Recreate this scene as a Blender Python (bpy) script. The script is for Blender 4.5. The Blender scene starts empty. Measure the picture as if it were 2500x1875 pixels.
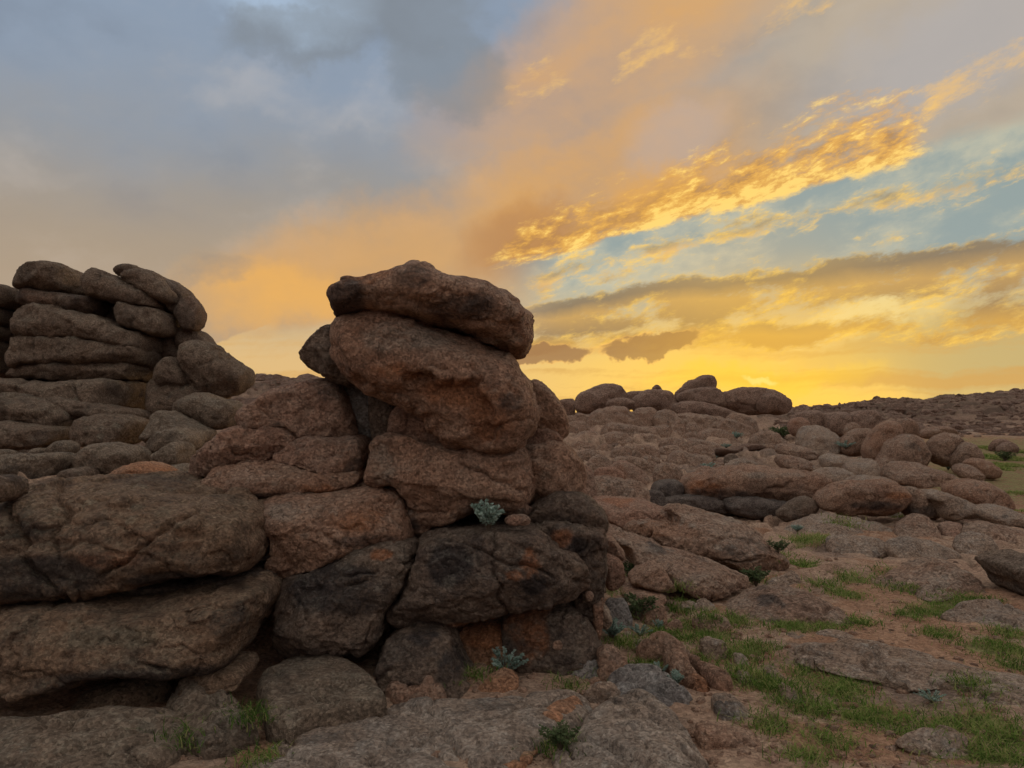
import bpy, math, random
import numpy as np

scene = bpy.context.scene
COL = scene.collection
# ------------------------------------------------------------------ camera
W0, H0, F0 = 2500.0, 1875.0, 1818.4          # photograph size and focal length in its pixels
HORIZON = 1006.0
EYE = 1.6
PITCH = math.atan((HORIZON - H0 / 2) / F0)
cam_d = bpy.data.cameras.new('camera')
cam = bpy.data.objects.new('camera', cam_d)
COL.objects.link(cam)
cam.location = (0, 0, EYE)
cam.rotation_euler = (math.pi / 2 + PITCH, 0, 0)
cam_d.sensor_width = 36.0
cam_d.lens = 36.0 * F0 / W0
cam_d.clip_start = 0.05
cam_d.clip_end = 20000
scene.camera = cam


def pix_dir(u, v):
    cx = (np.asarray(u, float) - W0 / 2) / F0
    cy = (H0 / 2 - np.asarray(v, float)) / F0
    return cx, math.cos(PITCH) - cy * math.sin(PITCH), math.sin(PITCH) + cy * math.cos(PITCH)


def pix_world(u, v, Y):
    dx, dy, dz = pix_dir(u, v)
    t = Y / dy
    return dx * t, dy * t, EYE + dz * t


def project(x, y, z):
    yy = y * math.cos(PITCH) + (z - EYE) * math.sin(PITCH)
    zz = -y * math.sin(PITCH) + (z - EYE) * math.cos(PITCH)
    return W0 / 2 + F0 * x / yy, H0 / 2 - F0 * zz / yy


# ------------------------------------------------------------------ colour management
scene.view_settings.view_transform = 'Standard'
scene.view_settings.look = 'None'
scene.view_settings.exposure = 0.0
scene.view_settings.gamma = 1.0
scene.view_settings.use_curve_mapping = False
scene.render.engine = 'CYCLES'
scene.cycles.use_denoising = True
scene.cycles.adaptive_threshold = 0.03
scene.cycles.max_bounces = 5
scene.cycles.diffuse_bounces = 3
scene.cycles.glossy_bounces = 1
scene.cycles.transmission_bounces = 2
scene.cycles.caustics_reflective = False
scene.cycles.caustics_refractive = False


def lin(r, g, b):
    f = lambda c: (c / 255 / 12.92) if c <= 10.3 else ((c / 255 + 0.055) / 1.055) ** 2.4
    return (f(r), f(g), f(b), 1.0)


# ------------------------------------------------------------------ node helper
class NB:
    """small expression builder over a node tree"""
    def __init__(self, tree):
        self.t = tree

    def n(self, typ, **kw):
        nd = self.t.nodes.new(typ)
        for k, v in kw.items():
            setattr(nd, k, v)
        return nd

    def put(self, sock, v):
        if hasattr(v, 'is_output') or isinstance(v, bpy.types.NodeSocket):
            self.t.links.new(v, sock)
        else:
            if sock.type == 'RGBA' and hasattr(v, '__len__') and len(v) == 3:
                v = (*v, 1)
            sock.default_value = v

    def m(self, op, a, b=None, c=None, clamp=False):
        nd = self.n('ShaderNodeMath', operation=op, use_clamp=clamp)
        self.put(nd.inputs[0], a)
        if b is not None: self.put(nd.inputs[1], b)
        if c is not None: self.put(nd.inputs[2], c)
        return nd.outputs[0]

    def add(self, a, b): return self.m('ADD', a, b)
    def sub(self, a, b): return self.m('SUBTRACT', a, b)
    def mul(self, a, b): return self.m('MULTIPLY', a, b)
    def mad(self, a, b, c): return self.m('MULTIPLY_ADD', a, b, c)
    def mx(self, a, b): return self.m('MAXIMUM', a, b)
    def mn(self, a, b): return self.m('MINIMUM', a, b)

    def ss(self, x, a, b, lo=0.0, hi=1.0, smooth=True):
        nd = self.n('ShaderNodeMapRange', interpolation_type='SMOOTHSTEP' if smooth else 'LINEAR')
        if not smooth: nd.clamp = True
        self.put(nd.inputs[0], x); self.put(nd.inputs[1], a); self.put(nd.inputs[2], b)
        self.put(nd.inputs[3], lo); self.put(nd.inputs[4], hi)
        return nd.outputs[0]

    def mix(self, f, a, b, mode='MIX'):
        nd = self.n('ShaderNodeMix', data_type='RGBA', blend_type=mode)
        self.put(nd.inputs[0], f); self.put(nd.inputs[6], a); self.put(nd.inputs[7], b)
        return nd.outputs[2]

    def noise(self, vec, scale, detail=4, rough=0.55, dist=0.0, lac=2.0):
        nd = self.n('ShaderNodeTexNoise')
        if vec is not None: self.put(nd.inputs['Vector'], vec)
        self.put(nd.inputs['Scale'], scale); self.put(nd.inputs['Detail'], detail)
        self.put(nd.inputs['Roughness'], rough); self.put(nd.inputs['Distortion'], dist)
        self.put(nd.inputs['Lacunarity'], lac)
        return nd

    def mapping(self, vec, loc=(0, 0, 0), rot=(0, 0, 0), scale=(1, 1, 1), typ='POINT'):
        nd = self.n('ShaderNodeMapping', vector_type=typ)
        self.put(nd.inputs[0], vec)
        nd.inputs['Location'].default_value = loc
        nd.inputs['Rotation'].default_value = rot
        nd.inputs['Scale'].default_value = scale
        return nd.outputs[0]

    def vm(self, op, a, b=None, s=None):
        nd = self.n('ShaderNodeVectorMath', operation=op)
        self.put(nd.inputs[0], a)
        if b is not None: self.put(nd.inputs[1], b)
        if s is not None: self.put(nd.inputs['Scale'], s)
        return nd.outputs['Value'] if op in ('LENGTH', 'DOT_PRODUCT', 'DISTANCE') else nd.outputs[0]

    def comb(self, x, y, z):
        nd = self.n('ShaderNodeCombineXYZ')
        for i, v in enumerate((x, y, z)): self.put(nd.inputs[i], v)
        return nd.outputs[0]
# ------------------------------------------------------------------ sky and sun
SUN_U, SUN_V = 1853.0, 930.0
sdx, sdy, sdz = pix_dir(SUN_U, SUN_V)
SUN_AZ = math.atan2(sdx, sdy)
SUN_EL = math.atan2(sdz, math.hypot(sdx, sdy))

sun_d = bpy.data.lights.new('sun', 'SUN')
sun_d.energy = 0.8
sun_d.angle = math.radians(10)
sun_d.color = (1.0, 0.62, 0.28)
sun = bpy.data.objects.new('sun', sun_d)
COL.objects.link(sun)
sun.location = (30, 90, 20)
sun.rotation_euler = (math.radians(90) - SUN_EL, 0, math.pi - SUN_AZ)

world = bpy.data.worlds.new('World')
scene.world = world
world.use_nodes = True
wt = world.node_tree
for nd in list(wt.nodes): wt.nodes.remove(nd)
b = NB(wt)
gen = b.n('ShaderNodeTexCoord').outputs['Generated']
sep = b.n('ShaderNodeSeparateXYZ'); b.put(sep.inputs[0], gen)
sx, sy, sz = sep.outputs
AZ = b.m('ARCTAN2', sx, sy)
EL = b.m('ARCSINE', sz)
PX = 1 / F0


def ae(u, v):
    dx, dy, dz = pix_dir(u, v)
    return math.atan2(dx, dy), math.atan2(dz, math.hypot(dx, dy))


# everything below is laid out in sky azimuth / elevation (radians)
n_a = b.noise(gen, 6.0, 4, 0.62).outputs['Fac']
n_b = b.noise(b.vm('ADD', gen, (3.1, 1.7, 4.4)), 8.0, 5, 0.66).outputs['Fac']
AEW = b.comb(b.mad(n_a, 0.12, b.add(AZ, -0.06)), b.mad(n_b, 0.10, b.add(EL, -0.05)), 0.0)


def blob(u, v, ru, rv, ang=0.0, inner=0.0, vec=None):
    a, e = ae(u, v)
    ca, sa = math.cos(math.radians(-ang)), math.sin(math.radians(-ang))
    ra, rb = ru * PX, rv * PX
    q = b.add(b.vm('DOT_PRODUCT', vec or AEW, (ca / ra, sa / ra, 0)), -(a * ca + e * sa) / ra)
    r = b.add(b.vm('DOT_PRODUCT', vec or AEW, (-sa / rb, ca / rb, 0)), -(-a * sa + e * ca) / rb)
    return b.ss(b.mad(q, q, b.mul(r, r)), 1.0, inner)


def over(col, mask, k, rgb):
    return b.mix(b.mul(mask, k), col, rgb)


# cloud streets fan out from a vanishing point low on the left
YG = b.mx(sy, 0.12)
GPx = b.m('DIVIDE', sx, YG)
GQ = b.m('DIVIDE', sz, YG)


def pq(u, v):
    dx, dy, dz = pix_dir(u, v)
    return dx / dy, dz / dy


A0, E0 = pq(267, 905)
dA = b.mx(b.add(GPx, -A0), 0.08)
PHI = b.m('DIVIDE', b.mad(n_b, 0.036, b.add(GQ, -E0 - 0.018)), dA)


def phi(u, v):
    a, e = pq(u, v)
    return (e - E0) / (a - A0)


def ramp(x, stops, lo, hi):
    nd = b.n('ShaderNodeValToRGB')
    b.put(nd.inputs[0], b.ss(x, lo, hi, smooth=False))
    cr = nd.color_ramp
    stops = sorted((((p - lo) / (hi - lo)), col) for p, col in stops)
    while len(cr.elements) < len(stops): cr.elements.new(0.5)
    for el, (p, col) in zip(cr.elements, stops):
        el.position = min(max(p, 0), 1)
    for i, (p, col) in enumerate(stops):
        cr.elements[i].color = col if hasattr(col, '__len__') else (col, col, col, 1)
    return nd.outputs[0]


AEL = b.comb(b.mad(n_a, 0.03, AZ), b.mad(n_b, 0.02, EL), 0.0)


def tilted(ang, kx, ky, seed, detail, rough, vec=None):
    ca, sa = math.cos(math.radians(ang)), math.sin(math.radians(ang))
    q = b.comb(b.vm('DOT_PRODUCT', vec or AEW, (ca * kx, sa * kx, 0)), b.vm('DOT_PRODUCT', vec or AEW, (-sa * ky, ca * ky, 0)), seed)
    return b.noise(q, 1.0, detail, rough).outputs['Fac']


NZ1 = tilted(13, 12, 27, 2.2, 7, 0.64, AEL)
NZ2 = tilted(13, 4.5, 10, 7.7, 3, 0.55)
NZ4 = tilted(15, 30, 80, 5.5, 6, 0.66, AEL)
NZ3 = b.noise(b.vm('MULTIPLY', gen, (5.0, 5.0, 8.0)), 1.0, 5, 0.6).outputs['Fac']
n1 = b.add(NZ1, -0.5)
n2 = b.add(NZ2, -0.5)
n3 = b.add(NZ3, -0.5)
n4 = b.add(NZ4, -0.5)

# --- clear sky: Nishita dusk sky under thin cirrus and low haze
sky = b.n('ShaderNodeTexSky', sky_type='NISHITA')
sky.sun_disc = False
sky.sun_elevation = SUN_EL
sky.sun_rotation = SUN_AZ
sky.altitude = 1200
sky.dust_density = 2.0
sky.ozone_density = 1.5
nish = b.vm('SCALE', sky.outputs[0], s=0.06)
sdv = (math.sin(SUN_AZ) * math.cos(SUN_EL), math.cos(SUN_AZ) * math.cos(SUN_EL), math.sin(SUN_EL))
ANG = b.m('ARCCOSINE', b.mn(b.vm('DOT_PRODUCT', gen, sdv), 1.0))           # angle to the sun
teal = b.mix(b.ss(b.mad(n1, 0.6, n2), -0.12, 0.20), lin(146, 160, 158), lin(194, 190, 166))
low = b.mix(b.ss(ANG, 0.50, 0.04), lin(222, 184, 126), lin(248, 204, 96))
c = b.mix(b.ss(b.mad(n2, 0.10, EL), 0.20, 0.05), teal, low)
c = b.mix(0.08, c, nish)
c = over(c, blob(2560, 850, 560, 150, 0), 0.8, lin(186, 166, 114))
c = over(c, blob(2060, 790, 230, 60, -14), 0.6, lin(252, 226, 150))
hb = b.noise(b.comb(b.mul(AZ, 3.0), b.mul(b.mad(n_b, 0.03, EL), 48.0), 3.3), 1.0, 3, 0.55).outputs['Fac']
c = over(c, b.mul(b.ss(b.mad(n4, 0.3, hb), 0.44, 0.66), b.ss(EL, 0.14, 0.04)), 0.7, lin(208, 158, 84))

# --- broken cloud fanning across the clear part to the right
D = ramp(PHI, [(phi(1800, 920), 0.0), (phi(1800, 880), 0.16), (phi(1800, 850), 0.58), (phi(1900, 815), 0.80), (phi(1900, 780), 0.60), (phi(1900, 750), 0.72), (phi(2100, 690), 0.70),
               (phi(2100, 645), 0.92), (phi(2100, 605), 0.40), (phi(1900, 600), 0.40), (phi(1800, 570), 0.60), (phi(1800, 545), 0.46), (phi(1800, 515), 0.32), (phi(1800, 480), 0.25)], 0.0, 0.30)
BODY = ramp(PHI, [(phi(1800, 880), lin(184, 136, 76)), (phi(1900, 815), lin(206, 158, 78)), (phi(1900, 775), lin(158, 128, 88)), (phi(2100, 690), lin(196, 154, 88)), (phi(2100, 645), lin(138, 118, 92)),
                  (phi(2100, 610), lin(142, 126, 100)), (phi(1800, 585), lin(226, 182, 114)), (phi(1800, 560), lin(158, 142, 112)), (phi(1800, 500), lin(150, 144, 124))], 0.0, 0.30)
dens = b.add(b.mad(n1, 1.35, D), b.mad(n2, 0.75, -0.48))
near = b.ss(AZ, ae(1120, 800)[0], ae(1330, 800)[0])
dens = b.add(dens, b.mad(near, 0.6, -0.6))
edge_c = b.mix(b.ss(ANG, 0.60, 0.12), lin(232, 194, 128), lin(255, 206, 88))
dens = b.mad(n4, 0.75, dens)
al = b.ss(dens, -0.04, 0.30)
lit = b.ss(b.mad(n4, 1.6, b.mul(dens, -0.9)), -0.30, 0.16)
c = b.mix(b.mul(al, 0.92), c, b.mix(lit, BODY, edge_c))

# --- the high veil: everything above the long diagonal edge
PE = phi(1800, 496)
dl = b.add(PHI, -PE)
veil = b.ss(b.mad(n1, 0.035, dl), -0.004, 0.020)
leftpart = b.ss(AZ, ae(1400, 650)[0], ae(1150, 650)[0])
veil = b.mx(veil, b.mul(b.ss(b.mad(n3, 0.10, EL), ae(600, 815)[1], ae(600, 760)[1]), leftpart))
grey = b.mix(b.ss(b.mad(n3, 0.18, EL), 0.16, 0.46), lin(152, 143, 130), lin(136, 150, 168))
grey = b.mix(b.ss(AZ, ae(1250, 300)[0], ae(2100, 300)[0]), grey, lin(178, 164, 146))
shade = b.mad(n3, 0.9, n2)
grey = over(grey, b.ss(shade, -0.05, 0.42), 0.34, lin(98, 102, 110))
grey = over(grey, b.ss(shade, -0.02, -0.36), 0.30, lin(196, 190, 186))
grey = over(grey, b.ss(EL, 0.33, 0.13), 0.45, lin(188, 158, 124))
og = b.mx(blob(1470, 470, 560, 280, -18), b.mul(blob(1500, 130, 600, 230, -25), 0.8))
og = b.mx(og, b.mul(blob(940, 650, 540, 190, -14), 0.68))
og = b.mul(og, b.ss(shade, 0.45, -0.25, 0.5, 1.1))
vcol = over(grey, og, 0.95, lin(214, 160, 90))
vcol = over(vcol, b.mul(blob(690, 745, 280, 120, 6), b.ss(shade, 0.3, -0.2, 0.6, 1.1)), 0.55, lin(238, 176, 84))
vcol = over(vcol, b.mx(blob(1640, 330, 190, 85, -14), b.mul(blob(2330, 120, 380, 150, -10), 1.3)), 0.38, lin(164, 166, 174))
vcol = over(vcol, blob(1270, 570, 190, 120, -20), 0.55, lin(160, 112, 78))
c = b.mix(veil, c, vcol)
# blue patch and dark rags at the top
c = over(c, blob(740, 10, 230, 90, 0), 0.7, lin(168, 188, 210))
dk = b.mx(b.mx(blob(750, 90, 290, 80, -8), blob(1080, 140, 250, 140, 40)), b.mx(b.mul(blob(960, 20, 330, 90, 0), 0.8), b.mul(blob(560, 665, 170, 60, -6), 0.7)))
c = b.mix(b.mul(b.ss(b.add(b.mad(n3, 1.3, dk), b.mul(n1, 0.9)), 0.2, 1.0), 0.5), c, lin(122, 126, 128))

# --- glowing rolls along the diagonal edge
ends = b.mul(b.ss(AZ, ae(1120, 600)[0], ae(1300, 600)[0]), b.ss(AZ, ae(2380, 330)[0], ae(2150, 330)[0]))
R = ramp(dl, [(-0.03, 0.0), (-0.012, 0.34), (0.002, 0.80), (0.03, 0.76), (0.06, 0.62), (0.09, 0.42), (0.15, 0.0)], -0.03, 0.15)
rd = b.add(b.mad(n1, 1.3, b.mul(R, ends)), b.mad(n4, 0.8, b.mad(n2, 0.5, -0.40)))
rt = b.add(b.mad(n4, 1.7, b.mul(n1, 0.8)), b.ss(dl, 0.05, -0.01, 0.0, 0.22))
rcol = b.mix(b.ss(rt, -0.22, 0.10), lin(170, 124, 70), lin(222, 166, 80))
rcol = b.mix(b.ss(rt, 0.06, 0.34), rcol, lin(255, 212, 112))
c = b.mix(b.mul(b.ss(rd, -0.08, 0.36), 0.92), c, rcol)
# sunlit wisps high up
wisp = b.mx(b.mx(blob(1600, 95, 190, 70, -30), blob(1290, 215, 170, 110, -35)), b.mx(blob(2400, 200, 260, 90, -14), b.mul(blob(1860, 60, 340, 50, -16), 0.8)))
c = b.mix(b.mul(b.ss(b.add(b.mad(n1, 1.8, b.mad(wisp, 0.62, -0.5)), b.mul(n4, 0.9)), -0.05, 0.5), 0.75), c, lin(232, 186, 112))
# dark little clouds near the horizon
dk = b.mx(blob(1330, 872, 190, 44, -3, 0.0), blob(1570, 852, 170, 48, -5, 0.0))
dd = b.add(b.mad(n1, 1.2, dk), b.mad(n4, 0.6, -0.45))
c = b.mix(b.mul(b.ss(dd, -0.05, 0.28), 0.85), c, b.mix(b.ss(b.mad(n4, -0.8, dd), 0.0, 0.3), lin(240, 184, 100), lin(156, 116, 78)))
# --- glow round the sun
AE = b.comb(AZ, EL, 0.0)
c = over(c, b.ss(ANG, 0.26, 0.0), 0.38, lin(255, 196, 64))
c = over(c, blob(1850, 930, 300, 46, 0, 0.0, AEW), 0.6, lin(255, 206, 62))
c = over(c, blob(SUN_U, SUN_V - 4, 60, 13, 0, 0.0, AEW), 0.6, lin(255, 232, 128))

# --- the rest of the dome: grey-blue evening overcast with broad soft variation
dome = b.mix(b.ss(n3, -0.16, 0.2), lin(184, 188, 196), lin(222, 213, 202))
dome = over(dome, b.ss(sz, 0.62, 0.0), 0.9, lin(122, 117, 122))
front = b.mul(b.ss(sy, 0.30, 0.62), b.ss(EL, 0.86, 0.56))
c = b.mix(front, dome, c)
c = b.mix(b.ss(sz, -0.01, -0.04), c, lin(90, 74, 60))
bg = b.n('ShaderNodeBackground')
b.put(bg.inputs[0], c)
bg.inputs[1].default_value = 1.1
out = b.n('ShaderNodeOutputWorld')
wt.links.new(bg.outputs[0], out.inputs[0])
world.cycles.sampling_method = 'MANUAL'
world.cycles.sample_map_resolution = 512
# ------------------------------------------------------------------ numpy noise
_rng = np.random.RandomState(7)
_PERM = _rng.permutation(512).astype(np.int64)
_PERM = np.concatenate([_PERM, _PERM, _PERM])
_G3 = _rng.normal(size=(512, 3)); _G3 /= np.linalg.norm(_G3, axis=1)[:, None]
_G3 = _G3.astype(np.float32)


_GX, _GY, _GZ = (np.ascontiguousarray(_G3[:, k]) for k in range(3))
_P32 = _PERM.astype(np.int32)


def perlin(p):
    p = np.asarray(p, np.float32)
    fl = np.floor(p)
    f = p - fl
    i = fl.astype(np.int32) & 511
    w = f * f * f * (f * (f * 6 - 15) + 10)
    ix, iy, iz = (np.ascontiguousarray(i[:, k]) for k in range(3))
    fx, fy, fz = (np.ascontiguousarray(f[:, k]) for k in range(3))
    wx, wy, wz = (np.ascontiguousarray(w[:, k]) for k in range(3))
    rows = []
    for dx in (0, 1):
        a = _P32[ix + dx]
        cols = []
        for dy in (0, 1):
            ab = _P32[a + iy + dy]
            ends_ = []
            for dz in (0, 1):
                h = _P32[ab + iz + dz]
                ends_.append(_GX[h] * (fx - dx) + _GY[h] * (fy - dy) + _GZ[h] * (fz - dz))
            cols.append(ends_[0] + wz * (ends_[1] - ends_[0]))
        rows.append(cols[0] + wy * (cols[1] - cols[0]))
    return (rows[0] + wx * (rows[1] - rows[0])) * 1.5


def fbm(p, octaves=4, gain=0.5, lac=2.03):
    s, a, q = 0, 1.0, np.asarray(p, np.float32)
    for k in range(octaves):
        s = s + a * perlin(q + 17.3 * k)
        a *= gain; q = q * lac
    return s


def cells(x, y, seed=0):
    """Voronoi F1, F2 and a random value of the nearest cell"""
    ix, iy = np.floor(x).astype(np.int64), np.floor(y).astype(np.int64)
    f1 = np.full(x.shape, 9.0); f2 = f1.copy(); rnd = np.zeros(x.shape)
    for dx in (-1, 0, 1):
        for dy in (-1, 0, 1):
            a, c_ = (ix + dx + seed * 31) & 511, (iy + dy + seed * 57) & 511
            h1 = _PERM[_PERM[a] + c_] / 512.0
            h2 = _PERM[_PERM[(a + 91) & 511] + c_] / 512.0
            h3 = _PERM[_PERM[(a + 203) & 511] + c_] / 512.0
            d = np.hypot(ix + dx + 0.1 + 0.8 * h1 - x, iy + dy + 0.1 + 0.8 * h2 - y)
            near = d < f1
            f2 = np.where(near, f1, np.minimum(f2, d))
            rnd = np.where(near, h3, rnd)
            f1 = np.where(near, d, f1)
    return f1, f2, rnd


def sstep(a, b_, x):
    t = np.clip((x - a) / (b_ - a), 0, 1)
    return t * t * (3 - 2 * t)


# ------------------------------------------------------------------ the lie of the land
TT = np.array([-1.2, -0.7, -0.45, -0.30, -0.12, 0.05, 0.2, 0.4, 0.55, 0.7, 1.2])
YY = np.array([0.5, 3.3, 5.0, 5.7, 6.5, 8.5, 11, 13, 16, 20, 25, 32, 40, 60, 120, 200, 400, 3000])
ZZ = np.array([
    # t: -1.2  -.7  -.45  -.30  -.12  .05   .2    .4    .55   .7   1.2
    [0, 0, 0, 0, 0, 0, 0, 0, 0, 0, 0],
    [0, 0, 0, 0, 0, 0, 0, 0, 0, 0, 0],
    [.05, .05, .03, .02, .02, .02, 0, 0, 0, 0, 0],
    [.8, .8, .8, .8, .75, .3, 0, 0, 0, 0, .05],
    [.82, .82, .82, .82, .85, .42, 0, 0, 0, .02, .1],
    [.74, .74, .74, .72, .8, .42, 0, 0, 0, .02, .1],
    [.80, .80, .8, .75, .7, .3, 0, -.02, -.03, -.03, .1],
    [1.0, 1.0, .98, .9, .65, .2, .0, -.02, -.05, -.05, .1],
    [1.2, 1.2, 1.2, 1.0, .7, .22, .15, .1, 0, -.05, .1],
    [1.4, 1.4, 1.35, 1.1, .8, .5, .46, .36, .1, .05, .2],
    [1.45, 1.45, 1.4, 1.2, 1.0, .9, .88, .65, .3, .2, .4],
    [1.6, 1.6, 1.6, 1.4, 1.3, 1.2, 1.2, .85, .45, .35, .7],
    [1.9, 1.9, 1.9, 1.7, 1.4, 1.15, 1.15, .9, .65, .6, 1.2],
    [3.3, 3.3, 3.3, 3.0, 2.2, .9, .8, .9, 1.2, 1.6, 2.6],
    [7.0, 7.0, 7.0, 6.7, 5.0, 1.0, .8, 2.0, 3.3, 4.9, 8],
    [6, 6, 6, 6, 5, 0.5, .5, 1.9, 3.2, 4.8, 8],
    [2, 2, 2, 2, 2, -1, -1, 1, 2, 3, 4],
    [-10, -10, -10, -10, -10, -10, -10, -10, -10, -10, -10]], float)
_TH = np.arctan(TT); _LY = np.log(YY)


def height(x, y):
    x = np.asarray(x, float); y = np.asarray(y, float)
    th = np.arctan2(x, y); r = np.hypot(x, y)
    back = sstep(1.1, 1.9, np.abs(th))
    tc = np.clip(th, _TH[0], _TH[-1])
    Y = np.clip(r * np.cos(tc), 0.51, 2999)
    ly = np.log(Y)
    i = np.clip(np.searchsorted(_TH, tc) - 1, 0, len(_TH) - 2)
    j = np.clip(np.searchsorted(_LY, ly) - 1, 0, len(_LY) - 2)
    a = (tc - _TH[i]) / (_TH[i + 1] - _TH[i]); c_ = (ly - _LY[j]) / (_LY[j + 1] - _LY[j])
    a = a * a * (3 - 2 * a) * 0.5 + a * 0.5
    z = (ZZ[j, i] * (1 - a) + ZZ[j, i + 1] * a) * (1 - c_) + (ZZ[j + 1, i] * (1 - a) + ZZ[j + 1, i + 1] * a) * c_
    return z * (1 - back * 0.6)


def cast(u, v, dz0=0.0):
    """where the sight line through a photo pixel meets the ground"""
    dx, dy, dz = pix_dir(u, v)
    u = np.asarray(u, float)
    t = np.geomspace(1.2, 260, 900)
    sh = np.shape(u)
    dx, dy, dz = (np.ravel(np.broadcast_to(q, sh)) for q in (dx, dy, dz))
    X = dx[:, None] * t; Yv = dy[:, None] * t; Zv = EYE + dz[:, None] * t
    below = Zv < height(X, Yv) + dz0
    k = np.where(below.any(1), below.argmax(1), len(t) - 1)
    r = np.arange(len(k))
    return X[r, k].reshape(sh), Yv[r, k].reshape(sh), Zv[r, k].reshape(sh)


# ------------------------------------------------------------------ mesh helpers
def mesh_from(name, V, F, smooth=True):
    """V (n,3), F (m,3|4) int arrays"""
    me = bpy.data.meshes.new(name)
    V = np.ascontiguousarray(V, np.float32); F = np.ascontiguousarray(F, np.int32)
    n = F.shape[1]
    me.vertices.add(len(V)); me.loops.add(F.size); me.polygons.add(len(F))
    me.vertices.foreach_set('co', V.ravel())
    me.loops.foreach_set('vertex_index', F.ravel())
    me.polygons.foreach_set('loop_start', np.arange(0, F.size, n, dtype=np.int32))
    me.polygons.foreach_set('loop_total', np.full(len(F), n, np.int32))
    me.polygons.foreach_set('use_smooth', np.full(len(F), smooth, bool))
    me.update(calc_edges=True)
    return me


def attr(me, name, vals, kind='FLOAT'):
    a = me.attributes.new(name, kind, 'POINT')
    vals = np.ascontiguousarray(vals, np.float32)
    a.data.foreach_set('value' if kind == 'FLOAT' else 'vector', vals.ravel())


def link(name, me, loc=(0, 0, 0), mat=None, parent=None, label=None, cat=None, group=None, kind=None):
    o = bpy.data.objects.new(name, me)
    COL.objects.link(o)
    o.location = loc
    if mat is not None and me is not None and not me.materials: me.materials.append(mat)
    if parent is not None: o.parent = parent
    if label: o['label'] = label
    if cat: o['category'] = cat
    if group: o['group'] = group
    if kind: o['kind'] = kind
    return o


def vnormals(V, F):
    a, b_, c_ = V[F[:, 0]], V[F[:, 1]], V[F[:, 2]]
    n = np.cross(b_ - a, c_ - a)
    if F.shape[1] == 4:
        n = n + np.cross(c_ - a, V[F[:, 3]] - a)
    N = np.zeros_like(V)
    for k in range(F.shape[1]):
        for d in range(3):
            N[:, d] += np.bincount(F[:, k], n[:, d], len(V))
    return N / (np.linalg.norm(N, axis=1)[:, None] + 1e-12)


def surface_nets(f, org, h):
    s = f < 0
    c_ = np.zeros(tuple(q - 1 for q in f.shape), np.int8)
    for i in (0, 1):
        for j in (0, 1):
            for k in (0, 1):
                c_ += s[i:f.shape[0] - 1 + i, j:f.shape[1] - 1 + j, k:f.shape[2] - 1 + k]
    mixed = (c_ > 0) & (c_ < 8)
    idx = np.full(mixed.shape, -1, np.int32)
    ci = np.argwhere(mixed)
    idx[mixed] = np.arange(len(ci))
    cv = {(i, j, k): f[ci[:, 0] + i, ci[:, 1] + j, ci[:, 2] + k] for i in (0, 1) for j in (0, 1) for k in (0, 1)}
    acc = np.zeros((len(ci), 3)); cnt = np.zeros(len(ci))
    for ax in range(3):
        for o in ((0, 0), (0, 1), (1, 0), (1, 1)):
            p0 = list(o); p0.insert(ax, 0); p1 = list(p0); p1[ax] = 1
            a, b_ = cv[tuple(p0)], cv[tuple(p1)]
            cr = (a < 0) != (b_ < 0)
            t = np.where(cr, a / np.where(cr, a - b_, 1), 0)
            P = np.tile(np.array(p0, float), (len(ci), 1)); P[:, ax] = t
            acc += P * cr[:, None]; cnt += cr
    V = (ci + acc / cnt[:, None]) * h + org
    Q = []
    for ax in range(3):
        sl0 = [slice(1, None)] * 3; sl1 = [slice(1, None)] * 3
        sl0[ax] = slice(0, -1); sl1[ax] = slice(1, None)
        # keep away from the far border of the other axes
        sa, sb = s[tuple(sl0)], s[tuple(sl1)]
        e = np.argwhere(sa != sb)
        off = np.array([1, 1, 1]); off[ax] = 0
        e = e + off
        o1, o2 = [(1, 2), (2, 0), (0, 1)][ax]
        ok = (e[:, o1] < idx.shape[o1]) & (e[:, o2] < idx.shape[o2])
        e = e[ok]
        d1 = np.zeros(3, int); d1[o1] = 1
        d2 = np.zeros(3, int); d2[o2] = 1
        g = lambda q: idx[q[:, 0], q[:, 1], q[:, 2]]
        q = np.stack([g(e - d1 - d2), g(e - d2), g(e), g(e - d1)], 1)
        inside = s[e[:, 0], e[:, 1], e[:, 2]]
        q[~inside] = q[~inside][:, ::-1]
        Q.append(q)
    return V, np.concatenate(Q)


def smooth_poly(P, n=4):
    """closed Catmull-Rom"""
    P = np.asarray(P, float)
    p0, p1, p2, p3 = np.roll(P, 1, 0), P, np.roll(P, -1, 0), np.roll(P, -2, 0)
    out = []
    for k in range(n):
        t = k / n
        out.append(0.5 * (2 * p1 + (p2 - p0) * t + (2 * p0 - 5 * p1 + 4 * p2 - p3) * t * t + (3 * p1 - p0 - 3 * p2 + p3) * t ** 3))
    return np.stack(out, 1).reshape(-1, 2)


def poly_inside_dist(gx, gy, P):
    """positive inside, negative outside"""
    shp = gx.shape
    x, y = gx.ravel(), gy.ravel()
    best = np.full(x.shape, 1e18); ins = np.zeros(x.shape, bool)
    A = P; B = np.roll(P, -1, 0)
    for (ax, ay), (bx, by) in zip(A, B):
        ex, ey = bx - ax, by - ay
        L = ex * ex + ey * ey + 1e-18
        t = np.clip(((x - ax) * ex + (y - ay) * ey) / L, 0, 1)
        d = (x - ax - t * ex) ** 2 + (y - ay - t * ey) ** 2
        best = np.minimum(best, d)
        cond = (ay > y) != (by > y)
        with np.errstate(divide='ignore', invalid='ignore'):
            ins ^= cond & (x < ex * (y - ay) / (by - ay if by != ay else 1e-18) + ax)
    return np.where(ins, 1, -1).reshape(shp) * np.sqrt(best).reshape(shp)


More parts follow.
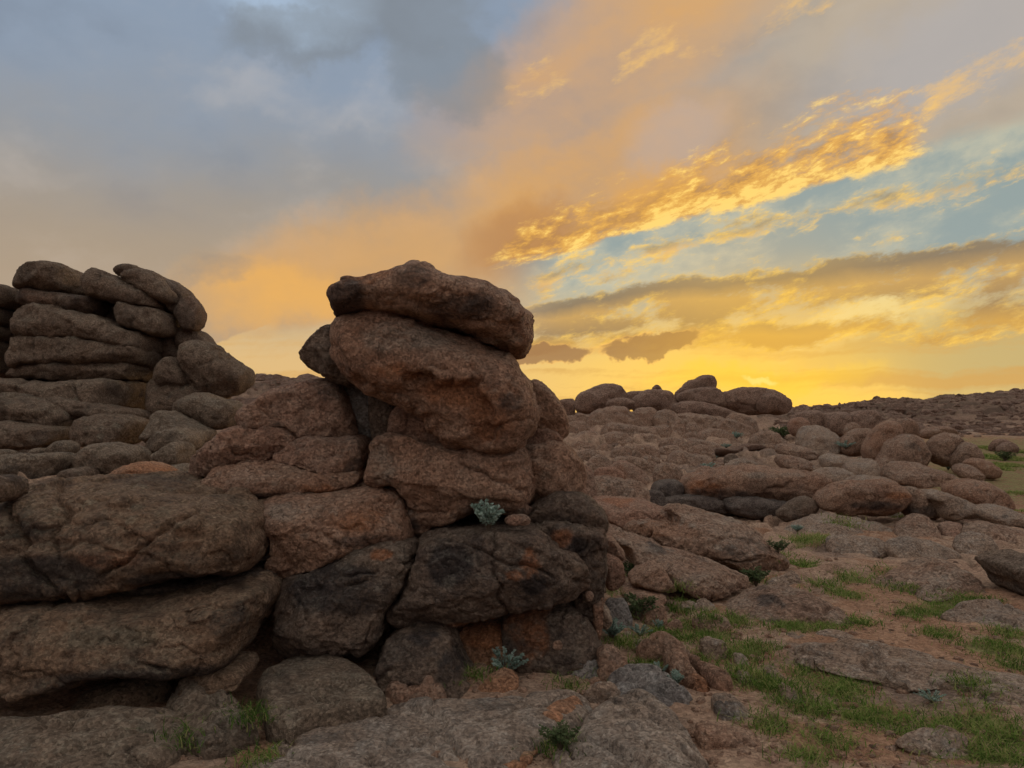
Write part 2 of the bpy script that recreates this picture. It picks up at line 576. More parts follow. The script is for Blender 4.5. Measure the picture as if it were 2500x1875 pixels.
def blur2(a, n):
    for _ in range(n):
        p = np.pad(a, 1, mode='edge')
        a = (p[1:-1, 1:-1] * 4 + p[:-2, 1:-1] * 2 + p[2:, 1:-1] * 2 + p[1:-1, :-2] * 2 + p[1:-1, 2:] * 2 + p[:-2, :-2] + p[2:, 2:] + p[:-2, 2:] + p[2:, :-2]) / 16
    return a


# crops of the photograph in which the outlines were measured: x0, y0, photo pixels per crop pixel
CROP = {'A': (0, 600, 0.36157), 'B': (450, 600, 0.45208), 'C': (0, 1100, 0.46702), 'D': (600, 1200, 0.45208), 'E': (1350, 850, 0.27125),
        'F': (1900, 900, 0.27125), 'G': (1400, 1200, 0.30136), 'H': (1700, 1350, 0.36166), 'S': (0, 0, 1.0)}


def px(crop, x, y):
    x0, y0, s = CROP[crop]
    return x0 + np.asarray(x, float) * s, y0 + np.asarray(y, float) * s


def pts(crop, text):
    a = np.array([[float(q) for q in w.split(',')] for w in text.split()])
    u, v = px(crop, a[:, 0], a[:, 1])
    return np.stack([u, v], 1)


_seed = [0]
TRI = [0]


def weather(V, F, size, seed, rough=1.0, strata=0.0, facets=7, cracks=2):
    """wear a smooth stone: planed joint faces, lumps, flakes, open cracks and pitting"""
    rs = np.random.RandomState(seed * 13 + 5)
    L = size
    c0 = (V.min(0) + V.max(0)) / 2
    ext = (V.max(0) - V.min(0)) / 2
    o = np.array([seed * 3.7, seed * 1.3, seed * 2.1])
    for k in range(facets):                            # joint planes shear off the bulges facing out of the picture plane
        n = rs.normal(size=3) * np.array([0.55, 0.5, 0.55]); n[1] = -abs(n[1]) - 1.0
        n /= np.linalg.norm(n)
        d = (V - c0) @ n
        s_ = d.max() * rs.uniform(0.80, 0.96)
        d = d + 0.05 * L * fbm(V / (0.45 * L) + o + k, 2)
        ex = np.clip(d - s_, 0, None)
        V = V - n * (ex * 0.78)[:, None]
    N = vnormals(V, F)
    d = 0.022 * L * fbm(V / (0.50 * L) + o, 2)
    d += 0.017 * L * fbm(V / (0.20 * L) + o * 1.7, 3) * rough
    r = 1 - np.abs(fbm(V / (0.32 * L) + o * 2.3, 3)) * 2.2
    d -= 0.020 * L * np.clip(r, 0, 1) ** 8 * rough
    # spalled shells: broad plates with a sharp lip
    pl = fbm(V * np.array([1, 1, 1.6]) / (0.6 * L) + o * 0.7, 3)
    d += 0.022 * L * sstep(-0.02, 0.03, pl) * rough
    fine = min(0.12, 0.12 * L)
    d += 0.11 * fine * fbm(V / fine + o, 3) * rough
    for k in range(cracks):
        n = rs.normal(size=3) * np.array([0.5, 0.3, 1.0]) if rs.rand() < 0.65 else rs.normal(size=3) * np.array([1.0, 0.3, 0.3])
        n /= np.linalg.norm(n)
        q = (V - c0) @ n - rs.uniform(-0.5, 0.5) * float(np.abs(ext @ np.abs(n))) + 0.07 * L * fbm(V / (0.3 * L) + o + 5 * k, 3)
        w_ = max(0.006, 0.012 * L)
        fade = sstep(-0.15, 0.2, fbm(V / (0.6 * L) + o * 3 + k, 2))
        d -= 0.045 * L * np.exp(-(q / w_) ** 2) * fade
        d += 0.012 * L * (sstep(-w_, w_, q) - 0.5) * fade
    if strata:
        s = V * np.array([0.5, 0.5, 3.2]) / (0.35 * L) + o
        k = fbm(s, 3)
        d += strata * L * (np.clip(k * 3, -1, 1) * 0.5)
    return V + N * d[:, None], N


def stone(name, mat, crop, text, label, group=None, Y=None, T=None, rr=0.8, p=2.4, lean=0.0, front=0.65, res=4.2, sink=0.0,
          grow=7, rough=1.0, strata=0.0, cat='boulder', stains=(), carve=(), fit=True, lift=0.0, facets=7, cracks=3):
    """a free-standing stone whose outline seen from the camera is `text`, standing at distance Y (or on the ground)"""
    P = pts(crop, text)
    _seed[0] += 1
    seed = _seed[0]
    if Y is None:                                     # rests on the ground: find the distance of its foot
        k = P[:, 1].argmax()
        cx_, Yf, _ = cast(np.array([P[:, 0].mean()]), np.array([P[k, 1] - 1.0]))
        Yf = float(Yf[0])
        hm = (P[:, 1].max() - P[:, 1].min()) / F0 * Yf; wm = np.ptp(P[:, 0]) / F0 * Yf
        if T is None: T = 0.42 * math.sqrt(wm * min(hm * 1.6, wm))
        Y = Yf + T * front * 0.75 + max(lean, 0) * hm * 0.35
        if sink == 0: sink = 0.18 * hm + 0.03
    X, _, Z = pix_world(P[:, 0], P[:, 1], Y)
    Q = smooth_poly(np.stack([X, Z], 1))
    w, hgt = np.ptp(Q[:, 0]), np.ptp(Q[:, 1])
    if T is None: T = 0.46 * math.sqrt(w * min(hgt * 1.5, w * 1.1))
    g = grow / F0 * Y
    hx = 1.36 * res * Y / F0
    est = (w / hx) * (hgt / hx) * (2 * T / hx)
    if est > 900000: hx *= (est / 900000) ** (1 / 3)
    hx = min(hx, min(w, hgt) / 9)
    hy = min(hx * 1.3, T / 5)
    pad = 3 * hx + g + 0.04 * max(w, hgt)
    gx = np.arange(Q[:, 0].min() - pad, Q[:, 0].max() + pad, hx)
    gz = np.arange(Q[:, 1].min() - pad - sink, Q[:, 1].max() + pad, hx)
    Tf, Tb = T * front, T * 0.7
    zm = Q[:, 1].mean()
    lo = lean * (gz - zm)
    gy = np.arange(-Tf * 1.15 - np.abs(lo).max() - 3 * hy, Tb * 1.15 + np.abs(lo).max() + 3 * hy, hy)
    GX, GZ = np.meshgrid(gx, gz, indexing='ij')
    e = poly_inside_dist(GX, GZ, Q) + g
    if sink:
        for k in range(1, 4):
            e = np.maximum(e, poly_inside_dist(GX, GZ + sink * k / 3, Q) + g)
    e = blur2(e, 2)
    R = max(e.max() * rr, 2 * hx)
    a = np.clip((R - e) / R, 0, 4) ** p
    tl = 0.76 + 0.24 * np.sqrt(np.clip(e / e.max(), 0, 1))
    for (dep, cr, tx) in carve:
        pc = pts(cr, tx); cX, _, cZ = pix_world(pc[:, 0], pc[:, 1], Y)
        ce = poly_inside_dist(GX, GZ, smooth_poly(np.stack([cX, cZ], 1)))
        wob = fbm(np.stack([GX.ravel() * 9, GZ.ravel() * 9, np.full(GX.size, seed * 1.0)], 1), 3).reshape(GX.shape) * 0.05
        tl -= dep / Tf * sstep(-0.012, 0.035, ce + wob)
    yy = gy[None, :, None] - lo[None, None, :]
    tt = np.where(yy < 0, Tf * tl[:, None, :], Tb)
    f = a[:, None, :] + np.abs(yy / tt) ** p - 1.0
    f = f.astype(np.float32)
    V, F = surface_nets(f, np.array([gx[0], gy[0] + Y, gz[0]]), np.array([hx, hy, hx]))
    V, _ = weather(V, F, math.sqrt(w * hgt), seed, rough, strata, facets, cracks)
    if fit:
        for _ in range(2):
            pu, pv = project(V[:, 0], V[:, 1], V[:, 2])
            s = Y / F0
            au, bu = pu.min(), pu.max()
            k = np.clip((np.ptp(P[:, 0]) + 1.4 * grow) / (bu - au), 0.8, 1.2)
            V[:, 0] = (V[:, 0] - V[:, 0].mean()) * k + V[:, 0].mean()
            pu, pv = project(V[:, 0], V[:, 1], V[:, 2])
            V[:, 0] += ((P[:, 0].min() + P[:, 0].max()) - (pu.min() + pu.max())) / 2 * s
            if sink:
                V[:, 2] += (pv.min() - P[:, 1].min() + 0.5 * grow) * s
            else:
                k = np.clip((np.ptp(P[:, 1]) + 1.4 * grow) / np.ptp(pv), 0.8, 1.2)
                V[:, 2] = (V[:, 2] - V[:, 2].mean()) * k + V[:, 2].mean()
                pu, pv = project(V[:, 0], V[:, 1], V[:, 2])
                V[:, 2] += ((pv.min() + pv.max()) - (P[:, 1].min() + P[:, 1].max())) / 2 * s
    V[:, 2] += lift
    st = np.zeros((len(V), 3))
    ci = {'rust': 0, 'dark': 1, 'pale': 2}
    for (kind, cr, x, y, rx, ry) in stains:
        uu, vv = px(cr, x, y)
        cX, _, cZ = pix_world(uu, vv, Y)
        sc = CROP[cr][2] * Y / F0
        d = np.hypot((V[:, 0] - cX) / (rx * sc), (V[:, 2] - cZ) / (ry * sc)) + 0.45 * fbm(V * 5.0 / max(rx * sc * 6, .3) + seed, 4)
        st[:, ci[kind]] = np.maximum(st[:, ci[kind]], sstep(1.1, 0.6, d) * (V[:, 1] < Y + 0.4 * Tb))
    base = np.array([V[:, 0].mean(), Y, V[:, 2].min()])
    me = mesh_from(name, V - base, F)
    attr(me, 'stain', st, 'FLOAT_VECTOR')
    TRI[0] += 2 * len(F)
    return link(name, me, base, MAT[mat], None, label, cat, group, 'thing')


def slab(name, mat, crop, text, label, group=None, T=0.12, R=0.25, p=2.2, res=4.5, rough=1.0, cat='flat rock', dome=0.0, off=0.0, stains=(), zref=0.0):
    """a slab lying on the ground; the outline is where it meets the ground"""
    P = pts(crop, text)
    _seed[0] += 1
    seed = _seed[0]
    X, Yv, _ = cast(P[:, 0], P[:, 1], zref)
    Q = smooth_poly(np.stack([X, Yv], 1))
    w, d_ = np.ptp(Q[:, 0]), np.ptp(Q[:, 1])
    hx = max(1.15 * res * Yv.mean() / F0, w / 240)
    hy = hx * 1.3
    hz = T / 7
    pad = 4 * hx
    gx = np.arange(Q[:, 0].min() - pad, Q[:, 0].max() + pad, hx)
    gy = np.arange(Q[:, 1].min() - pad, Q[:, 1].max() + pad, hy)
    gz = np.arange(-T * 1.0, T * 1.3 + dome, hz)
    GX, GY = np.meshgrid(gx, gy, indexing='ij')
    e = blur2(poly_inside_dist(GX, GY, Q), 2)
    R = min(R, e.max() * 0.9)
    a = np.clip((R - e) / R, 0, 4) ** p
    up = T + dome * np.clip(e / (e.max() + 1e-9), 0, 1) ** 0.7
    zz = np.broadcast_to(gz[None, None, :], GX.shape + gz.shape)
    tt = np.where(zz > 0, up[:, :, None], T)
    f = a[:, :, None] + np.abs(zz / tt) ** p - 1.0
    f[:, :, 0] = 1.0
    V, F = surface_nets(f.astype(np.float32), np.array([gx[0], gy[0], gz[0]]), np.array([hx, hy, hz]))
    N = vnormals(V, F)
    o = np.array([seed * 3.7, seed * 1.3, seed * 2.1])
    L = max(0.35, min(w, d_) * 0.6)
    dd = 0.026 * L * fbm(V / L + o, 3) * rough + 0.012 * fbm(V / 0.14 + o, 3) * rough
    r = 1 - np.abs(fbm(V * np.array([1, 1.6, 1]) / (0.9 * L) + o * 2.3, 3)) * 2.4
    dd -= 0.05 * np.clip(r, 0, 1) ** 10 * rough
    rs = np.random.RandomState(seed)
    for k in range(4):
        a_ = rs.uniform(0, 3.14)
        q = (V[:, 0] - V[:, 0].mean()) * math.cos(a_) + (V[:, 1] - V[:, 1].mean()) * math.sin(a_) * 1.5 - rs.uniform(-0.35, 0.35) * w + 0.12 * L * fbm(V / (0.5 * L) + o + 7 * k, 3)
        dd -= 0.035 * np.exp(-(q / 0.016) ** 2) * sstep(-0.2, 0.2, fbm(V / L + o * 2 + k, 2))
        dd += 0.02 * (sstep(-0.02, 0.02, q) - 0.5) * rough
    V = V + N * dd[:, None] * np.array([0.5, 0.5, 1.0])
    V[:, 2] += height(V[:, 0], V[:, 1]) + off
    st = np.zeros((len(V), 3))
    ci = {'rust': 0, 'dark': 1, 'pale': 2}
    for (kind, cr, x, y, rx, ry) in stains:
        uu, vv = px(cr, x, y)
        sX, sY, _ = cast(np.array([uu, uu + rx * CROP[cr][2], uu]), np.array([vv, vv, vv - ry * CROP[cr][2]]))
        q = np.hypot((V[:, 0] - sX[0]) / abs(sX[1] - sX[0]), (V[:, 1] - sY[0]) / abs(sY[2] - sY[0])) + 0.5 * fbm(V * 3 + seed, 4)
        st[:, ci[kind]] = np.maximum(st[:, ci[kind]], sstep(1.1, 0.6, q))
    base = np.array([V[:, 0].mean(), V[:, 1].mean(), V[:, 2].min()])
    me = mesh_from(name, V - base, F)
    attr(me, 'stain', st, 'FLOAT_VECTOR')
    TRI[0] += 2 * len(F)
    return link(name, me, base, MAT[mat], None, label, cat, group, 'thing')
# ------------------------------------------------------------------ materials
MAT = {}


def new_mat(name):
    m = bpy.data.materials.new(name)
    m.use_nodes = True
    for nd in list(m.node_tree.nodes): m.node_tree.nodes.remove(nd)
    return m, NB(m.node_tree)


def finish(q, col, rough, bump_h=None, dist=0.02, strength=1.0, spec=0.25):
    bs = q.n('ShaderNodeBsdfPrincipled')
    q.put(bs.inputs['Base Color'], col)
    q.put(bs.inputs['Roughness'], rough)
    q.put(bs.inputs['Specular IOR Level'], spec)
    if bump_h is not None:
        bp = q.n('ShaderNodeBump')
        q.put(bp.inputs['Strength'], strength); q.put(bp.inputs['Distance'], dist)
        q.put(bp.inputs['Height'], bump_h)
        q.put(bs.inputs['Normal'], bp.outputs[0])
    o = q.n('ShaderNodeOutputMaterial')
    q.t.links.new(bs.outputs[0], o.inputs[0])
    return bs


def granite(name, base, alt, dark, rust, dark_amt=0.35, rust_amt=0.25, pale=(0.42, 0.37, 0.29), pale_amt=0.3, scale=1.0, bump=1.0):
    """coarse weathered granite: grain, desert varnish, iron stains, lichen"""
    m, q = new_mat(name)
    tc = q.n('ShaderNodeTexCoord').outputs['Object']
    oi = q.n('ShaderNodeObjectInfo').outputs['Random']
    vec = q.vm('ADD', tc, q.comb(q.mul(oi, 37.0), q.mul(oi, 91.0), q.mul(oi, 53.0)))
    at = q.n('ShaderNodeAttribute'); at.attribute_name = 'stain'
    sp = q.n('ShaderNodeSeparateXYZ'); q.put(sp.inputs[0], at.outputs['Vector'])
    big = q.noise(vec, 1.1 * scale, 5, 0.6, 0.4).outputs['Fac']
    mid = q.noise(vec, 5.5 * scale, 6, 0.68, 0.0).outputs['Fac']
    fine = q.noise(vec, 42 * scale, 4, 0.75).outputs['Fac']
    wr = q.noise(q.vm('MULTIPLY', vec, (1.0, 1.0, 1.5)), 9 * scale, 5, 0.7, 0.2).outputs['Fac']
    wrinkle = q.m('ABSOLUTE', q.add(wr, -0.5))
    vo = q.n('ShaderNodeTexVoronoi'); q.put(vo.inputs['Vector'], vec); q.put(vo.inputs['Scale'], 70 * scale)
    grain = vo.outputs['Color']
    gs = q.n('ShaderNodeSeparateXYZ'); q.put(gs.inputs[0], grain)
    c = q.mix(q.ss(q.mad(mid, 0.5, q.mul(big, 0.5)), 0.40, 0.60), base, alt)
    # iron stain
    rm = q.mx(q.mul(q.ss(q.mad(mid, 0.35, q.mul(q.noise(q.vm('ADD', vec, (9, 4, 2)), 1.6 * scale, 4, 0.6, 0.5).outputs['Fac'], 0.65)), 0.50, 0.66), rust_amt), q.mul(sp.outputs[0], q.ss(mid, 0.25, 0.50)))
    c = q.mix(q.mul(rm, 0.9), c, rust)
    # dark varnish and black lichen
    dn = q.noise(q.vm('ADD', vec, (2, 7, 5)), 2.1 * scale, 6, 0.68, 0.5).outputs['Fac']
    dm = q.mx(q.mul(q.ss(q.mad(fine, 0.18, dn), 0.58, 0.74), dark_amt), q.mul(q.mul(sp.outputs[1], 0.85), q.ss(q.mad(fine, 0.4, dn), 0.50, 0.78)))
    c = q.mix(dm, c, dark)
    # pale grey-green lichen, mostly on upward faces
    gn = q.n('ShaderNodeSeparateXYZ'); q.put(gn.inputs[0], q.n('ShaderNodeNewGeometry').outputs['Normal'])
    up = q.ss(gn.outputs[2], 0.1, 0.8)
    pm = q.mx(q.mul(q.mul(q.ss(q.mad(fine, 0.5, q.mul(mid, 0.6)), 0.50, 0.66), up), pale_amt), q.mul(q.mul(sp.outputs[2], 0.45), q.ss(q.mad(fine, 0.5, dn), 0.6, 0.85)))
    c = q.mix(pm, c, pale)
    lv = q.n('ShaderNodeTexVoronoi'); q.put(lv.inputs['Vector'], q.vm('ADD', vec, q.vm('SCALE', q.comb(mid, fine, big), s=0.12))); q.put(lv.inputs['Scale'], 7 * scale)
    ls = q.n('ShaderNodeSeparateXYZ'); q.put(ls.inputs[0], lv.outputs['Color'])
    disc = q.mul(q.ss(q.mad(ls.outputs[1], -0.22, lv.outputs['Distance']), 0.16, 0.04), q.ss(ls.outputs[0], 0.55, 0.62))
    c = q.mix(q.mul(disc, pale_amt * 1.3), c, q.mix(q.ss(ls.outputs[2], 0.3, 0.7), pale, dark))
    # grain, wrinkles
    c = q.mix(1.0, c, q.mix(q.ss(gs.outputs[0], 0.0, 1.0, smooth=False), (0.66, 0.65, 0.64, 1), (1.34, 1.32, 1.30, 1)), 'MULTIPLY')
    c = q.mix(q.ss(fine, 0.30, 0.72), q.mix(1.0, c, (0.66, 0.64, 0.64, 1), 'MULTIPLY'), c)
    c = q.mix(q.mul(q.ss(wrinkle, 0.018, 0.0), 0.30), c, q.mix(1.0, c, (0.4, 0.37, 0.36, 1), 'MULTIPLY'))
    h = q.mad(mid, 0.6, q.mad(fine, 0.85, q.mad(q.ss(wrinkle, 0.0, 0.025), 0.14, q.mul(gs.outputs[1], 0.16))))
    finish(q, c, q.ss(fine, 0.2, 0.8, 0.78, 0.95), h, 0.048 / scale, bump, 0.2)
    MAT[name] = m
    return m


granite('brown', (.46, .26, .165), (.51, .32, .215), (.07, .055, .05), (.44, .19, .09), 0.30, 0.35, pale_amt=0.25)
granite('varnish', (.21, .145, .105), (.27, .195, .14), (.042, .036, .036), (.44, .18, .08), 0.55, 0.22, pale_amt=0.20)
granite('rusty', (.62, .29, .15), (.56, .32, .19), (.07, .052, .045), (.52, .21, .09), 0.2, 0.7, pale_amt=0.12)
granite('redbrown', (.46, .255, .17), (.49, .32, .225), (.07, .052, .045), (.48, .20, .10), 0.2, 0.45, pale_amt=0.2)
granite('greytan', (.43, .295, .205), (.49, .355, .255), (.10, .09, .085), (.45, .26, .15), 0.3, 0.18, (.50, .47, .41), 0.35)
granite('tower', (.255, .175, .12), (.32, .23, .16), (.065, .057, .05), (.36, .20, .11), 0.4, 0.2, (.30, .29, .21), 0.25, 0.8)
granite('darkbrown', (.30, .19, .118), (.37, .245, .158), (.042, .035, .032), (.34, .16, .085), 0.55, 0.3, (.32, .28, .19), 0.3)  # partly dark stone, partly corner vignette painted into the albedo
granite('olive', (.27, .195, .135), (.34, .255, .18), (.06, .053, .047), (.33, .19, .11), 0.4, 0.2, (.36, .33, .25), 0.35)  # base lowered: part own tone, part lower-left vignette put into the colour
granite('pave', (.42, .315, .235), (.50, .39, .30), (.11, .095, .085), (.44, .27, .16), 0.35, 0.15, (.54, .49, .42), 0.35)
granite('slate', (.16, .12, .098), (.21, .165, .135), (.04, .04, .042), (.26, .17, .12), 0.5, 0.1, pale_amt=0.1)
granite('field', (.42, .255, .17), (.48, .315, .215), (.10, .08, .07), (.46, .25, .15), 0.25, 0.3, (.48, .43, .35), 0.3, 0.7)
granite('ridge', (.38, .235, .165), (.43, .285, .205), (.09, .065, .055), (.40, .21, .12), 0.25, 0.3, (.40, .33, .27), 0.15, 0.5)
granite('grey', (.33, .285, .25), (.41, .36, .315), (.08, .076, .078), (.42, .28, .19), 0.3, 0.12, (.5, .49, .45), 0.35)

# ground: gravelly red soil, bare bedrock and thin turf, mixed by what lies where
m, q = new_mat('ground')
tc = q.n('ShaderNodeTexCoord').outputs['Object']
ra = q.n('ShaderNodeAttribute'); ra.attribute_name = 'rock'
ga = q.n('ShaderNodeAttribute'); ga.attribute_name = 'turf'
big = q.noise(tc, 0.7, 5, 0.6, 0.4).outputs['Fac']
mid = q.noise(tc, 4.0, 6, 0.65, 0.3).outputs['Fac']
fine = q.noise(tc, 30, 5, 0.7).outputs['Fac']
vo = q.n('ShaderNodeTexVoronoi'); q.put(vo.inputs['Vector'], tc); q.put(vo.inputs['Scale'], 55)
gs = q.n('ShaderNodeSeparateXYZ'); q.put(gs.inputs[0], vo.outputs['Color'])
soil = q.mix(q.ss(q.mad(mid, 0.6, q.mul(fine, 0.4)), 0.38, 0.62), (.30, .16, .095, 1), (.43, .26, .165, 1))
rock = q.mix(q.ss(mid, 0.36, 0.64), (.35, .22, .15, 1), (.45, .305, .21, 1))
rock = q.mix(q.mul(q.ss(big, 0.52, 0.66), 0.5), rock, (.13, .11, .10, 1))
turf = q.mix(q.ss(mid, 0.4, 0.6), (.14, .155, .05, 1), (.27, .235, .10, 1))
c = q.mix(q.ss(q.mad(q.add(mid, -0.5), 1.3, ra.outputs['Fac']), 0.35, 0.62), soil, rock)
c = q.mix(q.ss(q.mad(q.add(mid, -0.5), 1.6, q.mad(q.add(fine, -0.5), 0.6, ga.outputs['Fac'])), 0.35, 0.75), c, turf)
ja = q.n('ShaderNodeAttribute'); ja.attribute_name = 'joint'
c = q.mix(q.mul(ja.outputs['Fac'], 0.85), c, (.10, .068, .046, 1))
fa = q.n('ShaderNodeAttribute'); fa.attribute_name = 'far'
c = q.mix(q.mul(fa.outputs['Fac'], 0.9), c, q.mix(q.ss(q.noise(tc, 0.35, 6, 0.7).outputs['Fac'], 0.4, 0.6), (.10, .065, .045, 1), (.24, .155, .11, 1)))
c = q.mix(1.0, c, q.mix(gs.outputs[0], (0.7, 0.68, 0.66, 1), (1.3, 1.28, 1.25, 1)), 'MULTIPLY')
h = q.mad(mid, 1.0, q.mad(fine, 0.5, q.mul(gs.outputs[1], 0.25)))
finish(q, c, 0.92, h, 0.06, 1.0, 0.15)
MAT['ground'] = m


def leaf_mat(name, c0, c1, c2, trans=0.35):
    m, q = new_mat(name)
    at = q.n('ShaderNodeAttribute'); at.attribute_name = 'tone'
    oi = q.n('ShaderNodeObjectInfo').outputs['Random']
    t = at.outputs['Fac']
    c = q.mix(q.ss(t, 0.0, 0.6, smooth=False), c0, c1)
    c = q.mix(q.ss(t, 0.6, 1.0, smooth=False), c, c2)
    d = q.n('ShaderNodeBsdfDiffuse'); q.put(d.inputs[0], c)
    tr = q.n('ShaderNodeBsdfTranslucent'); q.put(tr.inputs[0], c)
    mx_ = q.n('ShaderNodeMixShader'); mx_.inputs[0].default_value = trans
    q.t.links.new(d.outputs[0], mx_.inputs[1]); q.t.links.new(tr.outputs[0], mx_.inputs[2])
    o = q.n('ShaderNodeOutputMaterial'); q.t.links.new(mx_.outputs[0], o.inputs[0])
    MAT[name] = m


leaf_mat('grass', (.065, .12, .025, 1), (.185, .275, .06, 1), (.36, .32, .13, 1))
leaf_mat('sage', (.16, .23, .18, 1), (.34, .44, .36, 1), (.50, .58, .50, 1), 0.3)
leaf_mat('shrub', (.050, .075, .033, 1), (.105, .135, .060, 1), (.18, .19, .10, 1), 0.25)
leaf_mat('straw', (.25, .20, .10, 1), (.38, .31, .17, 1), (.5, .42, .26, 1), 0.25)
m, q = new_mat('stem')
finish(q, (.13, .095, .065, 1), 0.9)
MAT['stem'] = m
m, q = new_mat('petal')
finish(q, (.62, .55, .38, 1), 0.8)
MAT['petal'] = m
# ------------------------------------------------------------------ grass patches (photo crop, x, y, rx, ry, density, blade length)
GRASS = []
for cr, lst in {
    'H': [(740, 90, 90, 40), (1060, 160, 110, 55), (1330, 110, 90, 35), (1380, 255, 110, 26), (1680, 340, 130, 55), (1600, 390, 120, 36), (1900, 320, 100, 28), (1440, 410, 100, 44),
          (1000, 280, 90, 28), (850, 210, 100, 22), (2100, 560, 110, 36), (1950, 650, 180, 60), (2150, 660, 100, 55), (1620, 545, 60, 18), (2150, 780, 80, 28), (750, 800, 120, 44),
          (1050, 900, 130, 50), (930, 930, 110, 45), (1250, 1060, 200, 60), (1080, 1110, 130, 55), (800, 1080, 120, 55), (1700, 1130, 180, 55), (1950, 1150, 180, 75), (2100, 1270, 150, 85),
          (1750, 1370, 240, 70), (2050, 1400, 170, 55), (900, 1270, 80, 30), (730, 1390, 50, 24), (1900, 930, 90, 34), (480, 1200, 45, 36), (660, 510, 110, 30), (900, 500, 90, 22),
          (1090, 480, 50, 26), (260, 460, 55, 40), (410, 180, 50, 36), (550, 110, 50, 30), (370, 680, 120, 50), (120, 550, 140, 34), (400, 900, 120, 50), (640, 1010, 80, 60), (1500, 1190, 200, 40)],
    'G': [(860, 870, 80, 40), (830, 960, 70, 50), (500, 1010, 55, 70), (460, 700, 40, 36), (900, 1090, 150, 42), (1090, 1130, 190, 42), (1300, 1080, 50, 40), (700, 1160, 110, 34),
          (850, 1210, 120, 34), (1200, 1340, 100, 60), (1450, 1290, 140, 60), (400, 1240, 70, 40), (590, 1420, 60, 45), (1400, 1540, 90, 60), (1600, 1560, 120, 50), (1800, 1110, 140, 32),
          (1850, 590, 90, 40), (1850, 410, 150, 26), (290, 830, 50, 30), (640, 1300, 90, 26), (990, 1390, 60, 40)],
    'C': [(60, 1350, 50, 40), (970, 1560, 60, 30), (1300, 1510, 50, 24)],
    'D': [(1710, 1425, 100, 46), (1740, 1055, 45, 16), (1230, 1050, 30, 18), (60, 1480, 90, 20)],
    'F': [(2150, 1130, 90, 50), (2180, 1260, 60, 30), (1900, 720, 120, 36), (2100, 740, 130, 40), (1980, 800, 170, 50), (2120, 880, 130, 44), (1960, 900, 90, 30), (280, 1540, 180, 26), (600, 1460, 90, 22),
          (560, 990, 60, 12), (1080, 1330, 80, 22)],
}.items():
    for (x, y, rx, ry) in lst:
        u, v = px(cr, x, y)
        kq = 0.5 if cr in 'CD' else 1.0
        GRASS.append((u, v, kq * rx * CROP[cr][2], kq * ry * CROP[cr][2], {'C': 0.0, 'D': 0.15, 'F': 0.75}.get(cr, 0.4)))
GP = np.array(GRASS)
gX, gY, _ = cast(GP[:, 0], GP[:, 1])
_, gYn, _ = cast(GP[:, 0], GP[:, 1] + GP[:, 3])
gRX = GP[:, 2] / F0 * gY
gRY = np.clip((gY - gYn), gRX * 0.35, gRX * 1.6)

# ------------------------------------------------------------------ ground sheet: a polar grid round the camera
th = np.concatenate([np.linspace(-math.pi, -0.80, 50)[:-1], np.linspace(-0.80, 0.80, 540), np.linspace(0.80, math.pi, 50)[1:]])
rad = np.concatenate([np.linspace(0.25, 2.4, 14)[:-1], np.geomspace(2.4, 60, 360)[:-1], np.geomspace(60, 240, 110)[:-1], np.geomspace(240, 6000, 25)])
R_, T_ = np.meshgrid(rad, th, indexing='ij')
gx_, gy_ = R_ * np.sin(T_), R_ * np.cos(T_)
fx, fy = gx_.ravel(), gy_.ravel()
base_z = height(fx, fy)
tt_ = np.where(fy > 0.3, fx / np.maximum(fy, 0.3), 9)
# how rocky: bedrock pavement everywhere but soil pockets near, rising field of outcrops behind
P3 = np.stack([fx, fy, np.zeros_like(fx)], 1)
rocky = 0.62 + 0.9 * fbm(P3 * 0.55 + 3.1, 4)
fieldm = sstep(8.5, 12.5, fy) * sstep(0.62, 0.46, np.abs(tt_ - 0.02))
fieldm = np.maximum(fieldm, sstep(5.5, 7, fy) * (tt_ < -0.1))
fieldm = np.maximum(fieldm, 0.42 * sstep(6.2, 8.0, fy) * (tt_ > 0.08) * (tt_ < 1.2))
far = sstep(32, 60, fy)
rocky = np.clip(np.maximum(rocky, fieldm * 0.9), 0, 1)
turf = np.zeros_like(fx)
for k in range(len(GP)):
    dd = np.hypot((fx - gX[k]) / (gRX[k] * 1.15), (fy - gY[k]) / (gRY[k] * 1.15))
    turf = np.maximum(turf, sstep(1.2, 0.3, dd) * 0.75)
meadow = sstep(0.50, 0.58, tt_) * sstep(11, 15, fy) * sstep(42, 30, fy)
turf = np.maximum(turf, meadow * 0.6)
rocky *= 1 - np.clip(turf * 1.2, 0, 1)
# soil track at lower right
su, sv = px('H', np.array([1300, 1600, 900, 1100, 2000]), np.array([520, 640, 590, 1290, 800]))
sX, sY, _ = cast(su, sv)
for k, (a_, c_) in enumerate(((0.45, 0.35), (0.5, 0.35), (0.35, 0.18), (0.45, 0.2), (0.4, 0.25))):
    rocky *= 1 - sstep(1.2, 0.5, np.hypot((fx - sX[k]) / a_, (fy - sY[k]) / c_))
z = base_z + 0.03 * fbm(P3 / 0.8, 4) + 0.008 * fbm(P3 / 0.12 + 5, 3) * sstep(30, 12, R_.ravel())
